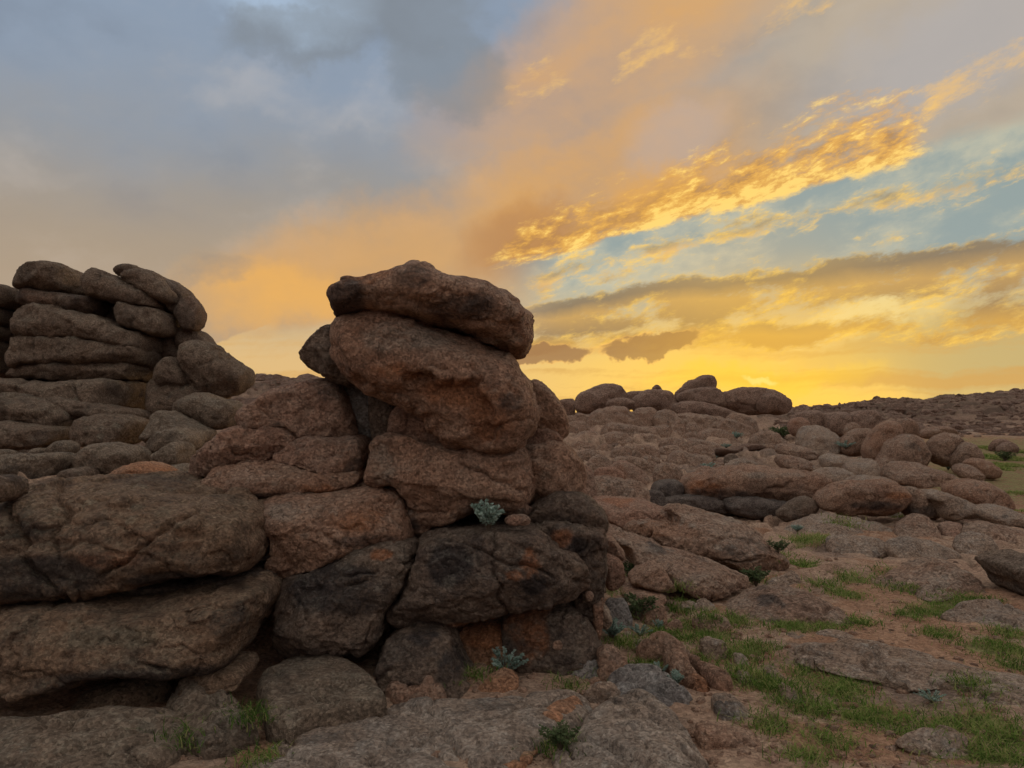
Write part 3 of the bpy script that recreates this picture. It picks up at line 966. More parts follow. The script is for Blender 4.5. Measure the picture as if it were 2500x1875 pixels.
# bedrock: rounded slabs divided by joints, at two sizes
wx = fx + 0.45 * fbm(P3 / 1.3 + 7, 3); wy = fy + 0.45 * fbm(P3 / 1.3 + 29, 3)
f1, f2, rv = cells(wx / 1.7, wy / 1.15, 1)
ed = f2 - f1
joint = sstep(0.10, 0.0, ed)
big_ = (0.15 + 0.85 * rv) * sstep(0.0, 0.22, ed) ** 0.7 - 0.45
f1, f2, rv2 = cells(wx / 0.62 + 3, wy / 0.42, 2)
joint = np.maximum(joint, 0.8 * sstep(0.11, 0.0, f2 - f1))
sm_ = (0.2 + 0.8 * rv2) * sstep(0.0, 0.24, f2 - f1) ** 0.7 - 0.45
amp = fieldm * 0.30 * (1 - meadow)
z += rocky * (0.03 + amp) * big_ + rocky * (0.02 + 0.6 * amp) * sm_


def terrace(zz, step, nz, sharp):
    k = (zz + nz) / step
    fl = np.floor(k)
    return (fl + sstep(sharp, 1.0, k - fl)) * step - nz


# bedding ledges climb the rock field; crags on the far hills
Pw = np.stack([fx / 2.2, fy / 2.2, np.zeros_like(fx)], 1)
led = terrace(z, 0.17, 0.22 * fbm(Pw + 11, 4, 0.55), 0.80)
fm = fieldm * (1 - meadow) * (1 - far)
z = z * (1 - fm * 0.85) + led * fm * 0.85 - 0.13 * fm * sstep(9, 13, fy)
z += fm * 0.05 * fbm(P3 / 0.35 + 2, 3)
fP = np.stack([fx / 9, fy / 9, np.zeros_like(fx)], 1)
crag = 0.9 * np.abs(fbm(fP, 6, 0.62)) + 0.10
led2 = terrace(z + crag, 0.5, 0.5 * fbm(fP * 2 + 4, 4), 0.7)
fk = far * sstep(4000, 300, R_.ravel())
z = z * (1 - fk) + led2 * fk
V = np.stack([fx, fy, z], 1)
nt, nr = len(th), len(rad)
ii, jj = np.meshgrid(np.arange(nr - 1), np.arange(nt - 1), indexing='ij')
a_ = (ii * nt + jj).ravel()
F = np.stack([a_, a_ + nt, a_ + nt + 1, a_ + 1], 1)
# close under the camera
V = np.vstack([V, [0, 0, 0.0]])
cen = len(V) - 1
me = mesh_from('ground', V, F[:, ::-1])
attr(me, 'rock', np.append(np.clip(np.maximum(rocky, far), 0, 1), 0))
attr(me, 'turf', np.append(turf, 0))
attr(me, 'joint', np.append(joint * rocky * np.clip(fieldm + 0.25, 0, 1) * (1 - far), 0))
attr(me, 'far', np.append(far, 0))
ground = link('ground', me, (0, 0, 0), MAT['ground'], kind='structure', label='stony reddish ground with bare bedrock and thin turf', cat='ground')
TRI[0] += 2 * len(F)


def ground_z(x, y):
    """height of the finished ground sheet"""
    x = np.atleast_1d(np.asarray(x, float)); y = np.atleast_1d(np.asarray(y, float))
    r = np.hypot(x, y); t = np.arctan2(x, y)
    i = np.clip(np.searchsorted(rad, r) - 1, 0, nr - 2); j = np.clip(np.searchsorted(th, t) - 1, 0, nt - 2)
    a = np.clip((r - rad[i]) / (rad[i + 1] - rad[i]), 0, 1); c_ = np.clip((t - th[j]) / (th[j + 1] - th[j]), 0, 1)
    Zg = V[:-1, 2].reshape(nr, nt)
    return Zg[i, j] * (1 - a) * (1 - c_) + Zg[i + 1, j] * a * (1 - c_) + Zg[i, j + 1] * (1 - a) * c_ + Zg[i + 1, j + 1] * a * c_
# ------------------------------------------------------------------ the balanced stack (outlines measured in photo crops)
GS = 'boulders of the tall balanced stack'
_stone = stone


def stone(*a, **k):
    if len(a) > 2 and a[2] in 'BCD' and k.get('Y'):
        k['rr'] = k.get('keep', 0) or min(k.get('rr', 0.8), 0.5 if a[2] == 'B' else 0.36)
        k.pop('keep', None)
    if len(a) > 2 and a[2] in 'BCD':
        k['grow'] = k.get('out') or (18 if k.get('Y') else 5)
        k.pop('out', None)
        k['p'] = max(k.get('p', 2.4), 2.7)
    if len(a) > 2 and a[2] == 'A':
        k.setdefault('grow', 8)
    return _stone(*a, **k)


stone('boulder', 'varnish', 'B', '420,1150 700,940 950,900 1050,830 1300,860 1500,1000 1800,1060 1980,1120 2040,1280 1950,1420 1800,1560 1200,1650 700,1700 480,1500', 'dark filler mass added to close the gaps of the stack', 'added filler cores', Y=5.75, T=0.5, res=7)  # added filler masses, keep lit sky and ground from showing through gaps
stone('boulder', 'varnish', 'D', '0,460 250,330 700,200 1500,150 1820,220 1870,520 1850,800 1500,850 900,900 300,930 0,900', 'dark filler mass added behind the blocks of the plinth', 'added filler cores', Y=5.3, T=0.35, res=7)
stone('boulder', 'tower', 'A', '-60,330 200,220 560,220 900,340 1120,460 1160,640 1080,820 980,980 600,1020 -60,1000', 'filler mass added behind the layers of the left rock tower', 'added filler cores', Y=13.6, T=0.7, res=7)

stone('boulder', 'brown', 'B', '775,262 800,225 850,195 930,190 1040,168 1120,155 1165,122 1215,85 1265,85 1310,100 1335,132 1400,166 1540,195 1640,215 1740,265 1830,330 1870,375 1883,430 1880,520 1860,580 1820,605 1780,592 1700,552 1600,515 1500,470 1400,440 1300,425 1200,410 1100,390 1000,375 900,380 840,400 805,412 795,400 785,330',
      'broad capstone with a small knob, topmost of the tall balanced stack', GS, Y=5.15, T=0.85, keep=0.62, out=6, p=2.3, lean=-0.25, facets=2, cracks=0, res=3.6, cat='boulder',
      stains=[('rust', 'B', 1060, 230, 150, 50), ('rust', 'B', 850, 240, 70, 50), ('dark', 'B', 930, 330, 160, 110), ('dark', 'B', 1290, 240, 110, 60), ('dark', 'B', 1500, 390, 220, 60)])
stone('boulder', 'brown', 'B', '800,440 830,400 900,370 980,352 1080,360 1200,395 1330,430 1450,470 1560,510 1680,560 1780,610 1830,670 1870,740 1900,810 1918,890 1905,960 1870,1030 1820,1090 1750,1125 1680,1132 1560,1115 1450,1090 1400,1040 1330,960 1230,890 1130,840 1020,800 930,750 870,690 830,620 800,560 795,500',
      'huge slanting round boulder carrying the capstone in the middle of the stack', GS, Y=5.1, T=0.80, keep=0.62, out=8, p=2.2, lean=0.12, res=3.6, strata=0.006, facets=1, cracks=1,
      stains=[('rust', 'B', 1450, 800, 260, 90), ('rust', 'B', 1650, 950, 160, 120), ('rust', 'B', 1200, 700, 120, 50), ('dark', 'B', 1760, 850, 60, 60), ('dark', 'B', 900, 700, 70, 60), ('pale', 'B', 1280, 520, 260, 90)],
      carve=[(0.10, 'B', '1230,700 1330,690 1420,745 1560,740 1640,745 1640,800 1700,900 1720,1060 1600,1130 1450,1100 1350,980 1200,860 1040,790 930,720 1000,690 1100,740 1180,730')])
stone('boulder', 'varnish', 'B', '628,600 650,560 700,500 760,460 830,430 920,520 960,640 940,760 860,745 800,722 720,680 650,635',
      'dark pointed beak of rock jutting left from behind the slanting boulder', GS, Y=5.5, T=0.5, rr=0.8, out=7, res=4)
stone('boulder', 'redbrown', 'B', '1120,980 1140,910 1200,870 1330,930 1430,1030 1450,1100 1320,1100 1200,1070 1130,1030',
      'reddish rounded stone tucked under the slanting boulder, left of its chin', GS, Y=5.2, T=0.4, res=4)
stone('boulder', 'brown', 'B', '1860,760 1890,732 1930,750 1990,810 2040,890 2065,960 2070,1000 2040,1040 1960,1030 1880,1020 1830,960 1840,850',
      'upright rounded boulder leaning behind the right shoulder of the stack', GS, Y=5.5, T=0.45, out=8, res=4)
stone('boulder', 'redbrown', 'B', '1840,1060 1880,1005 1980,1010 2018,1050 1985,1095 1900,1110 1840,1095',
      'small reddish stone wedged between two boulders on the right of the stack', GS, Y=5.4, T=0.3, res=4)
stone('boulder', 'brown', 'B', '1000,1060 1080,1030 1200,1045 1320,1075 1500,1095 1700,1115 1810,1110 1850,1180 1872,1250 1865,1340 1845,1440 1700,1430 1560,1440 1460,1480 1330,1520 1240,1545 1215,1400 1190,1340 1150,1290 1090,1275 995,1270 1020,1150',
      'wide square-shouldered block that the slanting boulder sits on', GS, Y=5.15, T=0.7, rr=0.4, p=3.4, grow=13, facets=4, lean=0.1, res=4, stains=[('dark', 'B', 1700, 1400, 180, 60), ('dark', 'B', 1240, 1450, 60, 90), ('pale', 'B', 1100, 1150, 90, 90)],
      carve=[(0.035, 'B', '1230,1345 1500,1340 1880,1370 1880,1480 1560,1500 1230,1580')])
stone('boulder', 'brown', 'B', '1825,1110 1900,1085 2000,1070 2070,1105 2120,1165 2147,1230 2128,1305 2040,1340 1960,1370 1890,1400 1850,1340 1850,1200',
      'smooth rounded shoulder boulder on the right side of the stack', GS, Y=5.3, T=0.5, rr=0.7, res=4)
stone('boulder', 'varnish', 'D', '1515,130 1545,80 1620,25 1680,-8 1760,3 1840,40 1910,110 1935,190 1900,215 1800,200 1700,190 1600,190 1530,170',
      'rough dark wedge of rock below the right shoulder of the stack', GS, Y=5.15, T=0.5, rr=0.6, res=4, stains=[('rust', 'D', 1680, 190, 60, 60)])
stone('boulder', 'redbrown', 'B', '285,930 300,895 380,850 500,790 620,760 720,730 810,725 870,760 920,860 960,960 970,1030 880,1060 780,1045 660,1020 600,990 500,985 380,985 310,970',
      'reddish wedge-shaped boulder lying on the left flank of the stack', GS, Y=5.5, T=0.6, out=9, cracks=2, rr=0.75, p=2.2, lean=0.5, res=4, stains=[('dark', 'B', 500, 965, 160, 26), ('dark', 'B', 830, 800, 60, 60)])
stone('boulder', 'grey', 'B', '880,760 950,750 1040,810 1070,900 1050,1030 990,1050 950,960 920,860', 'pale grey pillar in the cleft behind the stack', GS, Y=5.6, T=0.35, res=4.5)
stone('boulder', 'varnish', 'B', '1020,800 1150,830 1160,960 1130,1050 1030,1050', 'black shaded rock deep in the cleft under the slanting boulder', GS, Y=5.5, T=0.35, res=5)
stone('boulder', 'redbrown', 'B', '35,1160 60,1110 150,1035 220,985 300,968 420,970 560,975 680,995 730,1030 700,1080 560,1130 490,1155 420,1165 300,1165 200,1195 100,1235 40,1250',
      'long reddish slab on the left flank, its left end curling down', GS, Y=5.38, T=0.6, out=9, cracks=2, rr=0.8, p=2.2, lean=0.35, res=4)
stone('boulder', 'redbrown', 'B', '490,1145 560,1090 650,1040 720,1022 850,1032 1000,1040 1030,1130 1015,1215 900,1245 780,1225 650,1190 560,1170',
      'reddish middle slab on the left flank, tapering leftward to a point', GS, Y=5.3, T=0.55, out=9, cracks=2, rr=0.75, lean=0.3, res=4, stains=[('dark', 'B', 960, 1180, 60, 50)])
stone('boulder', 'brown', 'B', '95,1270 150,1185 260,1155 400,1145 550,1155 700,1185 800,1212 1010,1200 1000,1270 900,1300 760,1320 650,1345 500,1350 340,1340 150,1345',
      'lowest brown slab of the left flank resting above the pale ledge', GS, Y=5.24, T=0.6, out=9, cracks=2, rr=0.8, lean=0.3, res=4, stains=[('rust', 'B', 780, 1290, 100, 30), ('dark', 'B', 450, 1325, 200, 20)])

# ------------------------------------------------------------------ the plinth under the stack
GB = 'blocks at the foot of the balanced stack'
stone('boulder', 'brown', 'B', '370,1390 500,1345 700,1315 900,1285 1050,1272 1150,1285 1205,1340 1230,1430 1236,1560 1150,1570 1000,1595 880,1645 780,1705 640,1755 550,1790 560,1650 545,1560 500,1490 440,1440',
      'sloping tan ledge with a pink stripe below the left flank of the stack', GB, Y=5.0, T=0.75, rr=0.6, p=2.4, lean=0.75, res=3.6, stains=[('rust', 'B', 1000, 1440, 200, 60), ('dark', 'B', 1050, 1535, 160, 30), ('pale', 'B', 640, 1400, 120, 40)])
stone('boulder', 'varnish', 'D', '290,375 340,325 470,310 500,345 420,385 330,400', 'thin black flake lying in the gap above the dark boulder', GB, Y=4.85, T=0.2, out=5, res=4)
stone('boulder', 'varnish', 'D', '470,330 550,262 650,228 720,245 700,300 560,350', 'black shattered flake at the back of the dark boulder', GB, Y=4.9, T=0.22, out=5, res=4)
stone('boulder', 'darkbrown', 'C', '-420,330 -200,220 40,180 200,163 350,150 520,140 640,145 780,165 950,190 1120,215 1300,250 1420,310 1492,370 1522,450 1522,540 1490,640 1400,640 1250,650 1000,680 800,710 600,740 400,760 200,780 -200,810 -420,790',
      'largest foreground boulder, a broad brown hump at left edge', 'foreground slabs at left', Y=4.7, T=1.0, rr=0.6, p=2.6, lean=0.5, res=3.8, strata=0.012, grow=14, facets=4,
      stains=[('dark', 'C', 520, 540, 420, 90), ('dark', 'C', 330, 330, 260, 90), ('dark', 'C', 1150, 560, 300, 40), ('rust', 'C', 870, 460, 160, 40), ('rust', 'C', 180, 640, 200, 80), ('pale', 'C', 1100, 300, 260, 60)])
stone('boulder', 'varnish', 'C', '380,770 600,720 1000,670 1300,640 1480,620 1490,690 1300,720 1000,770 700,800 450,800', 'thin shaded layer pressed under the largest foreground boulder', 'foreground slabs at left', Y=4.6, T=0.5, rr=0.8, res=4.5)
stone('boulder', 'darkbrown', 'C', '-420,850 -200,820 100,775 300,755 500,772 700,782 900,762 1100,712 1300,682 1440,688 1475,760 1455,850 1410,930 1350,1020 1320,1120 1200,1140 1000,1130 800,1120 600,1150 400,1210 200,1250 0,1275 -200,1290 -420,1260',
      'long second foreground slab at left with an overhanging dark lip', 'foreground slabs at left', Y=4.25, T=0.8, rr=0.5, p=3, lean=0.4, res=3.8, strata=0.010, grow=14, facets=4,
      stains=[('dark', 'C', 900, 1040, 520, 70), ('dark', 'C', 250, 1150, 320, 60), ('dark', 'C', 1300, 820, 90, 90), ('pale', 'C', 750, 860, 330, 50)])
stone('boulder', 'varnish', 'D', '190,480 300,420 480,340 620,270 760,240 860,235 925,260 932,320 912,400 872,490 822,580 772,680 742,780 682,850 580,890 400,908 250,895 185,840 168,720 178,600',
      'big black-crusted boulder leaning left below the tan ledge', GB, Y=4.75, T=0.6, rr=0.45, p=3.4, grow=13, facets=4, lean=0.25, res=3.6, stains=[('dark', 'D', 560, 480, 300, 120), ('dark', 'D', 420, 860, 260, 60), ('rust', 'D', 770, 300, 60, 30)])
stone('boulder', 'varnish', 'D', '925,250 1000,195 1150,180 1300,172 1500,160 1570,168 1650,230 1720,290 1800,350 1838,430 1825,510 1740,555 1600,580 1450,620 1300,665 1150,700 1060,715 950,715 850,715 785,705 815,600 875,480 915,370',
      'widest dark block at the foot of the stack with orange scars', GB, Y=4.78, T=0.6, rr=0.35, p=3.6, grow=14, facets=4, lean=0.2, res=3.6,
      stains=[('rust', 'D', 1530, 330, 50, 70), ('rust', 'D', 1450, 385, 50, 26), ('dark', 'D', 1150, 330, 160, 140), ('dark', 'D', 1560, 440, 90, 70), ('rust', 'D', 1250, 660, 180, 26)])
stone('boulder', 'varnish', 'D', '1560,180 1620,140 1740,148 1850,175 1932,200 1935,320 1925,460 1905,570 1880,680 1830,640 1830,450 1800,360 1700,270',
      'jagged upright block closing the right end of the plinth', GB, Y=4.98, T=0.5, rr=0.5, p=2.6, res=3.8, rough=1.5, stains=[('rust', 'D', 1690, 210, 70, 60), ('dark', 'D', 1760, 250, 60, 50)])
stone('boulder', 'brown', 'D', '1855,520 1880,470 1912,480 1925,600 1915,720 1895,800 1860,700', 'narrow upright splinter at the right corner of the plinth', GB, Y=4.88, T=0.25, out=5, res=4)
stone('boulder', 'varnish', 'D', '725,810 760,740 830,700 950,682 1040,688 1090,728 1125,800 1185,880 1215,940 1120,1010 1000,1070 900,1105 855,1090 780,1020 738,955 715,870',
      'dark boulder standing on the ground below the widest dark block', GB, Y=4.45, T=0.42, rr=0.7, lean=0.3, res=3.6, sink=0.05, stains=[('dark', 'D', 1120, 900, 90, 90), ('dark', 'D', 960, 760, 100, 40)])
stone('boulder', 'rusty', 'D', '1080,730 1200,668 1340,645 1415,690 1450,760 1500,840 1400,880 1300,880 1200,860 1120,800',
      'smooth orange rock face under the widest dark block', GB, Y=4.9, T=0.35, out=10, rr=0.8, lean=0.5, res=3.8, sink=0.08, stains=[('rust', 'D', 1300, 730, 160, 70)])
stone('boulder', 'varnish', 'D', '1398,640 1430,598 1530,573 1650,590 1750,568 1825,600 1885,680 1905,760 1890,830 1800,870 1700,890 1600,880 1540,820 1460,740',
      'half orange half black boulder at the right foot of the stack', GB, Y=4.85, T=0.4, rr=0.75, lean=0.35, res=3.6, sink=0.08, stains=[('rust', 'D', 1530, 680, 120, 150), ('rust', 'D', 1560, 760, 90, 90)])
stone('boulder', 'redbrown', 'D', '1405,150 1440,132 1500,128 1532,145 1530,172 1430,178', 'small orange stone on the ledge beside the grey sage plant', GB, Y=4.62, T=0.07, out=5, res=3)
stone('boulder', 'brown', 'D', '1700,880 1800,840 1890,790 1930,830 1925,920 1900,980 1800,1010 1700,980', 'sloping toe of rock behind the two loose stones', GB, Y=4.72, T=0.3, rr=0.8, lean=0.7, res=4, sink=0.08)
stone('boulder', 'brown', 'D', '1000,1080 1060,1020 1160,970 1280,930 1320,980 1260,1040 1180,1090 1060,1120', 'low tan rock toe left of the blue sage plant', GB, T=0.2, rr=0.8, lean=0.9, res=4)
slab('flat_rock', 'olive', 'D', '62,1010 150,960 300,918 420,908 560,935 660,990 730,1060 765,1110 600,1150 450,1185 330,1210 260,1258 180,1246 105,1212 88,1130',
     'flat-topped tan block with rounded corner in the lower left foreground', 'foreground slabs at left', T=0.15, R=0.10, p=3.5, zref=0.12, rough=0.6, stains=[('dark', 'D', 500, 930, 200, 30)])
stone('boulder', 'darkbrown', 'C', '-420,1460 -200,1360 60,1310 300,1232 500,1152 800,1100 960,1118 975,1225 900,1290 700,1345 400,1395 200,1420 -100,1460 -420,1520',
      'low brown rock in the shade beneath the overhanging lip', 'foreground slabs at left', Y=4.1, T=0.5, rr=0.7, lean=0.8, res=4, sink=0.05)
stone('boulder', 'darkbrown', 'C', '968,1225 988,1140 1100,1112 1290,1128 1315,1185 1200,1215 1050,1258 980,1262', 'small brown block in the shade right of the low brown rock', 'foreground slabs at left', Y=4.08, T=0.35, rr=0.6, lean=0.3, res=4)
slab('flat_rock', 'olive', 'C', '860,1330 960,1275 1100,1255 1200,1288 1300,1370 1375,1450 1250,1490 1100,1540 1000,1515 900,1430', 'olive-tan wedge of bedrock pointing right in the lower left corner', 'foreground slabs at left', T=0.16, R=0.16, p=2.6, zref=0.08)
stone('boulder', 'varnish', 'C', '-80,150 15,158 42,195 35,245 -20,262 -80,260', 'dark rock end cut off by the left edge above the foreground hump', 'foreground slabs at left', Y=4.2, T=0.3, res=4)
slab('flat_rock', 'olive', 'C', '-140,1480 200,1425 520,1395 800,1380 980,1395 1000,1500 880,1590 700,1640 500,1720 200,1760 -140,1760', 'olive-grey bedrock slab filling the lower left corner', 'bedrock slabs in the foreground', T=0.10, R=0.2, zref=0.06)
slab('flat_rock', 'pave', 'D', '-100,1440 120,1330 300,1230 520,1190 760,1130 1000,1120 1180,1130 1420,1110 1640,1085 1800,1080 1870,1150 1830,1230 1700,1300 1560,1360 1480,1450 1440,1600 800,1700 100,1640 -150,1560',
     'broad grey bedrock pavement along the bottom of the picture', 'bedrock slabs in the foreground', T=0.07, R=0.22, dome=0.01, zref=0.04, off=-0.03, stains=[('dark', 'D', 1000, 1180, 200, 50), ('dark', 'D', 420, 1400, 160, 60), ('dark', 'D', 1350, 1250, 180, 50)])
slab('flat_rock', 'pave', 'D', '1640,1340 1760,1270 1880,1160 2020,1090 2160,1080 2300,1180 2420,1300 2500,1420 2480,1560 2100,1600 1760,1560 1680,1460', 'speckled grey bedrock slab right of the dark green tuft', 'bedrock slabs in the foreground', T=0.10, R=0.22, dome=0.02, zref=0.08, stains=[('dark', 'D', 2000, 1200, 150, 60)])
slab('flat_rock', 'rusty', 'D', '1280,1480 1380,1430 1520,1330 1660,1230 1780,1190 1800,1230 1700,1320 1600,1400 1540,1500 1400,1560', 'ochre stained rock seam crossing the foreground pavement', 'bedrock slabs in the foreground', T=0.07, R=0.15)
slab('flat_rock', 'brown', 'D', '760,1100 900,1110 1010,1090 1080,1110 1060,1160 920,1180 800,1160', 'orange-brown rock patch below the dark standing boulder', 'bedrock slabs in the foreground', T=0.08, R=0.15)

# loose stones round the foot of the stack
GL = 'loose stones at the foot of the stack'
kw = dict(cat='stone', res=3.2, rough=1.3, p=2.8)
stone('stone', 'rusty', 'D', '1222,1085 1260,1040 1320,1000 1400,972 1450,988 1468,1020 1440,1062 1380,1082 1310,1112 1250,1106', 'angular sandy-orange stone lying below the blue sage plant', GL, rr=0.45, lean=0.6, sink=0.01, lift=0.02, **kw)
stone('stone', 'grey', 'D', '1738,970 1758,880 1800,825 1850,868 1900,900 1945,950 1922,1005 1850,1015 1760,1005', 'slate-grey angular stone propped beside a tan one', GL, rr=0.4, lean=0.6, **kw)
stone('stone', 'brown', 'D', '1898,885 1930,828 1980,828 2040,868 2100,940 2142,1005 2112,1036 2000,1006 1915,965', 'tan tilted stone with a shaded right end', GL, rr=0.5, lean=0.5, **kw)
stone('stone', 'greytan', 'D', '1822,1115 1850,1060 1900,1028 1980,1028 2022,1060 2014,1112 1960,1144 1880,1156', 'rounded greenish-tan stone in front of the tilted tan stone', GL, rr=0.8, **kw)
stone('stone', 'brown', 'D', '1980,1060 2020,1035 2090,1030 2120,1060 2080,1085 2010,1090', 'low tan stone right of the rounded greenish one', GL, rr=0.7, **kw)
stone('stone', 'brown', 'D', '1850,1050 1862,1015 1900,1005 1912,1030 1880,1050', 'small tan stone behind the rounded greenish one', GL, rr=0.6, **kw)
stone('stone', 'brown', 'D', '1665,820 1690,808 1705,830 1695,850 1668,845', 'pebble-sized stone lodged low on the half orange boulder', GL, Y=4.5, out=5, rr=0.7, **kw)
stone('stone', 'redbrown', 'D', '168,1290 185,1262 208,1268 205,1295 180,1308', 'single orange pebble in the dark gap below the tan block', GL, rr=0.6, **kw)
stone('stone', 'redbrown', 'D', '1838,545 1858,540 1872,560 1866,585 1842,580', 'pinkish knob caught in the crack at the plinth corner', GL, Y=4.7, out=5, rr=0.8, **kw)

# ------------------------------------------------------------------ the layered tower on the left
GT = 'layers of the left rock tower'
TY = 13.0
def tw(text, label, Y=TY, T=1.0, **kw):
    kw.setdefault('rr', 0.42); kw.setdefault('p', 3.0); kw.setdefault('res', 4.3); kw.setdefault('facets', 3); kw.setdefault('mat', 'tower')
    mat = kw.pop('mat'); grp = kw.pop('group', GT)
    return stone('boulder', mat, 'A', text, label, grp, Y=Y, T=T, **kw)
tw('138,300 175,215 230,150 320,120 430,116 510,133 562,170 580,230 568,335 480,345 350,325 200,318 142,330', 'rounded dark dome at the top left of the left rock tower')
tw('570,162 680,168 760,198 860,248 950,288 1050,328 1150,378 1195,440 1100,448 1000,435 850,400 700,370 575,350', 'long slab sloping right, second from the top of the left tower', Y=13.05)
tw('130,385 160,318 230,300 400,318 560,340 700,360 825,378 815,485 700,498 600,480 450,455 300,415 180,408', 'thin dark layer under the dome of the left tower', Y=13.1, mat='varnish')
tw('800,475 822,392 900,390 1050,425 1190,445 1243,510 1250,585 1170,618 1080,605 950,575 860,545', 'lighter tan block under the right end of the sloping slab', Y=12.95, mat='tower')
tw('90,615 108,500 140,418 220,396 330,400 450,440 600,470 750,495 900,555 1050,595 1142,628 1150,692 1110,728 1000,705 850,680 600,660 400,665 250,650 130,630', 'thick band halfway up the left tower, sagging to the right', Y=12.85, T=1.2)
tw('55,795 72,690 108,618 250,635 400,648 650,645 900,672 1100,712 1125,760 1095,812 900,805 700,805 450,815 200,830 65,845', 'smooth fourth band of the left tower', Y=12.8, T=1.2)
tw('60,865 200,820 450,800 700,790 950,785 1090,805 1068,870 1028,915 800,920 500,920 250,910 75,895', 'thin lowest band of the left tower over the dark joint', Y=12.85, T=1.1)
tw('-80,905 200,908 400,925 700,912 960,905 1045,925 1040,1000 1015,1110 900,1165 700,1110 450,1060 300,1060 150,1035 -80,1030', 'wide mossy base ledge carrying the left tower', Y=12.4, T=1.6, lean=0.4, mat='tower')
tw('-90,250 60,268 132,310 140,405 60,440 -90,440', 'upper rock at the left picture edge beside the tower', Y=12.9, group='rocks stacked at the left picture edge')
tw('-90,425 60,425 118,440 105,545 -90,560', 'second rock down at the left picture edge', Y=12.95, group='rocks stacked at the left picture edge')
tw('-90,545 88,545 78,645 -90,655', 'third rock down at the left picture edge', Y=12.9, group='rocks stacked at the left picture edge')
tw('-90,640 66,640 58,760 48,890 -90,895', 'lowest tall rock at the left picture edge', Y=12.9, group='rocks stacked at the left picture edge')
GP_ = 'stones perched on the right of the left tower'
tw('788,180 820,148 900,136 960,152 985,182 900,205 832,222', 'small flat stone overhanging on top of the left tower', Y=13.1, T=0.5, group=GP_, rr=0.8)
tw('828,205 880,172 980,166 1060,182 1140,248 1192,310 1218,360 1190,390 1110,368 1000,312 900,260', 'lens-shaped stone perched on the sloping slab of the left tower', Y=12.9, T=0.6, group=GP_, rr=0.7, mat='tower')
tw('1090,225 1130,225 1200,255 1285,318 1305,390 1285,420 1230,470 1190,440 1150,330', 'dark slab behind the lens-shaped perched stone', Y=13.3, T=0.6, group=GP_, mat='varnish')
tw('1190,460 1250,400 1300,352 1350,398 1380,460 1372,530 1322,573 1260,562 1235,510', 'dark rounded stone hanging off the right end of the tower', Y=13.1, T=0.5, group=GP_, rr=0.8, mat='varnish')
tw('1215,600 1260,566 1340,576 1412,640 1450,690 1380,720 1260,700 1200,680', 'dark stone wedged under the hanging rounded one', Y=13.4, T=0.6, group=GP_, mat='varnish')
tw('1110,640 1180,620 1255,640 1300,760 1250,860 1150,800 1100,720', 'shattered dark rock in the notch right of the tower', Y=13.5, T=0.6, group=GP_, mat='varnish', rough=1.8)
tw('1212,745 1228,690 1290,658 1380,648 1450,678 1560,758 1650,820 1708,870 1692,932 1620,992 1540,1012 1440,992 1340,975 1285,905 1235,815', 'large smooth boulder perched right of the left tower', Y=12.6, T=0.8, group=GP_, rr=0.8, mat='tower')
tw('1060,850 1118,762 1180,776 1250,838 1292,890 1280,945 1130,950 1050,915', 'small rounded boulder left of the large perched one', Y=12.4, T=0.5, group=GP_, rr=0.8, mat='tower')
tw('1000,900 1150,890 1290,930 1420,960 1540,990 1540,1040 1420,1080 1250,1130 1100,1160 1010,1100', 'shaded rock bed beneath the large perched boulder', Y=12.7, T=0.9, group=GP_, lean=0.4)
GW = 'rocks on the slope below the left tower'
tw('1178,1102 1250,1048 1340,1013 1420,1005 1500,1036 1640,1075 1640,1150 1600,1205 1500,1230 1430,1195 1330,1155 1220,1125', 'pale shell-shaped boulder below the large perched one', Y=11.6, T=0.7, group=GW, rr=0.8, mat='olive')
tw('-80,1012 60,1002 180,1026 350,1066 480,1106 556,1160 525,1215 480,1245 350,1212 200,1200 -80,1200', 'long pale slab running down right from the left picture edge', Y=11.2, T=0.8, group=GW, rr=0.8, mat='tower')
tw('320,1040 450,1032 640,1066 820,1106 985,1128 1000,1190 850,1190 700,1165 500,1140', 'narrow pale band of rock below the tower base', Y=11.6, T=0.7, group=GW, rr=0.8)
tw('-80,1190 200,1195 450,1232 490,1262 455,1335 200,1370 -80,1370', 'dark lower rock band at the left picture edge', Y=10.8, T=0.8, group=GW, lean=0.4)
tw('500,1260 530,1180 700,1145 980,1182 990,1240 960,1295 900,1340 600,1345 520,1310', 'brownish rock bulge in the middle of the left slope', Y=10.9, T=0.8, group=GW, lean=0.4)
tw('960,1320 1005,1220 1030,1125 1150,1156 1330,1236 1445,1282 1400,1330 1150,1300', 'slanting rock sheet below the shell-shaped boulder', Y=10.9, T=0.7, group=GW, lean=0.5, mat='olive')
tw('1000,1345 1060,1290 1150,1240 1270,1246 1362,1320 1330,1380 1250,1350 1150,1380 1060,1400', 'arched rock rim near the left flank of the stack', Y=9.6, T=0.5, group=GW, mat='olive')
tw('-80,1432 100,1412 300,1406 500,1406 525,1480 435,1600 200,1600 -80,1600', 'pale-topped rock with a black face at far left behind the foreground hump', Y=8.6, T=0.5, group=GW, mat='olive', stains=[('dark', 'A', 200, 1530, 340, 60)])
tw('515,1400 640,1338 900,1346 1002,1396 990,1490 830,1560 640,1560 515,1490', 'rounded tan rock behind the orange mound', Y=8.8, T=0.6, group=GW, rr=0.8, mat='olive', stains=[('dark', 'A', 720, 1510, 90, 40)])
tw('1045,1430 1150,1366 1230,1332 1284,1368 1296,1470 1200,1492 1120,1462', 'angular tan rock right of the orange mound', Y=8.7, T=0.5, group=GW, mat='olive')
tw('1080,1520 1200,1480 1310,1500 1330,1560 1200,1590', 'low pale rock behind the orange mound', Y=8.2, T=0.4, group=GW, mat='olive', lean=0.6)
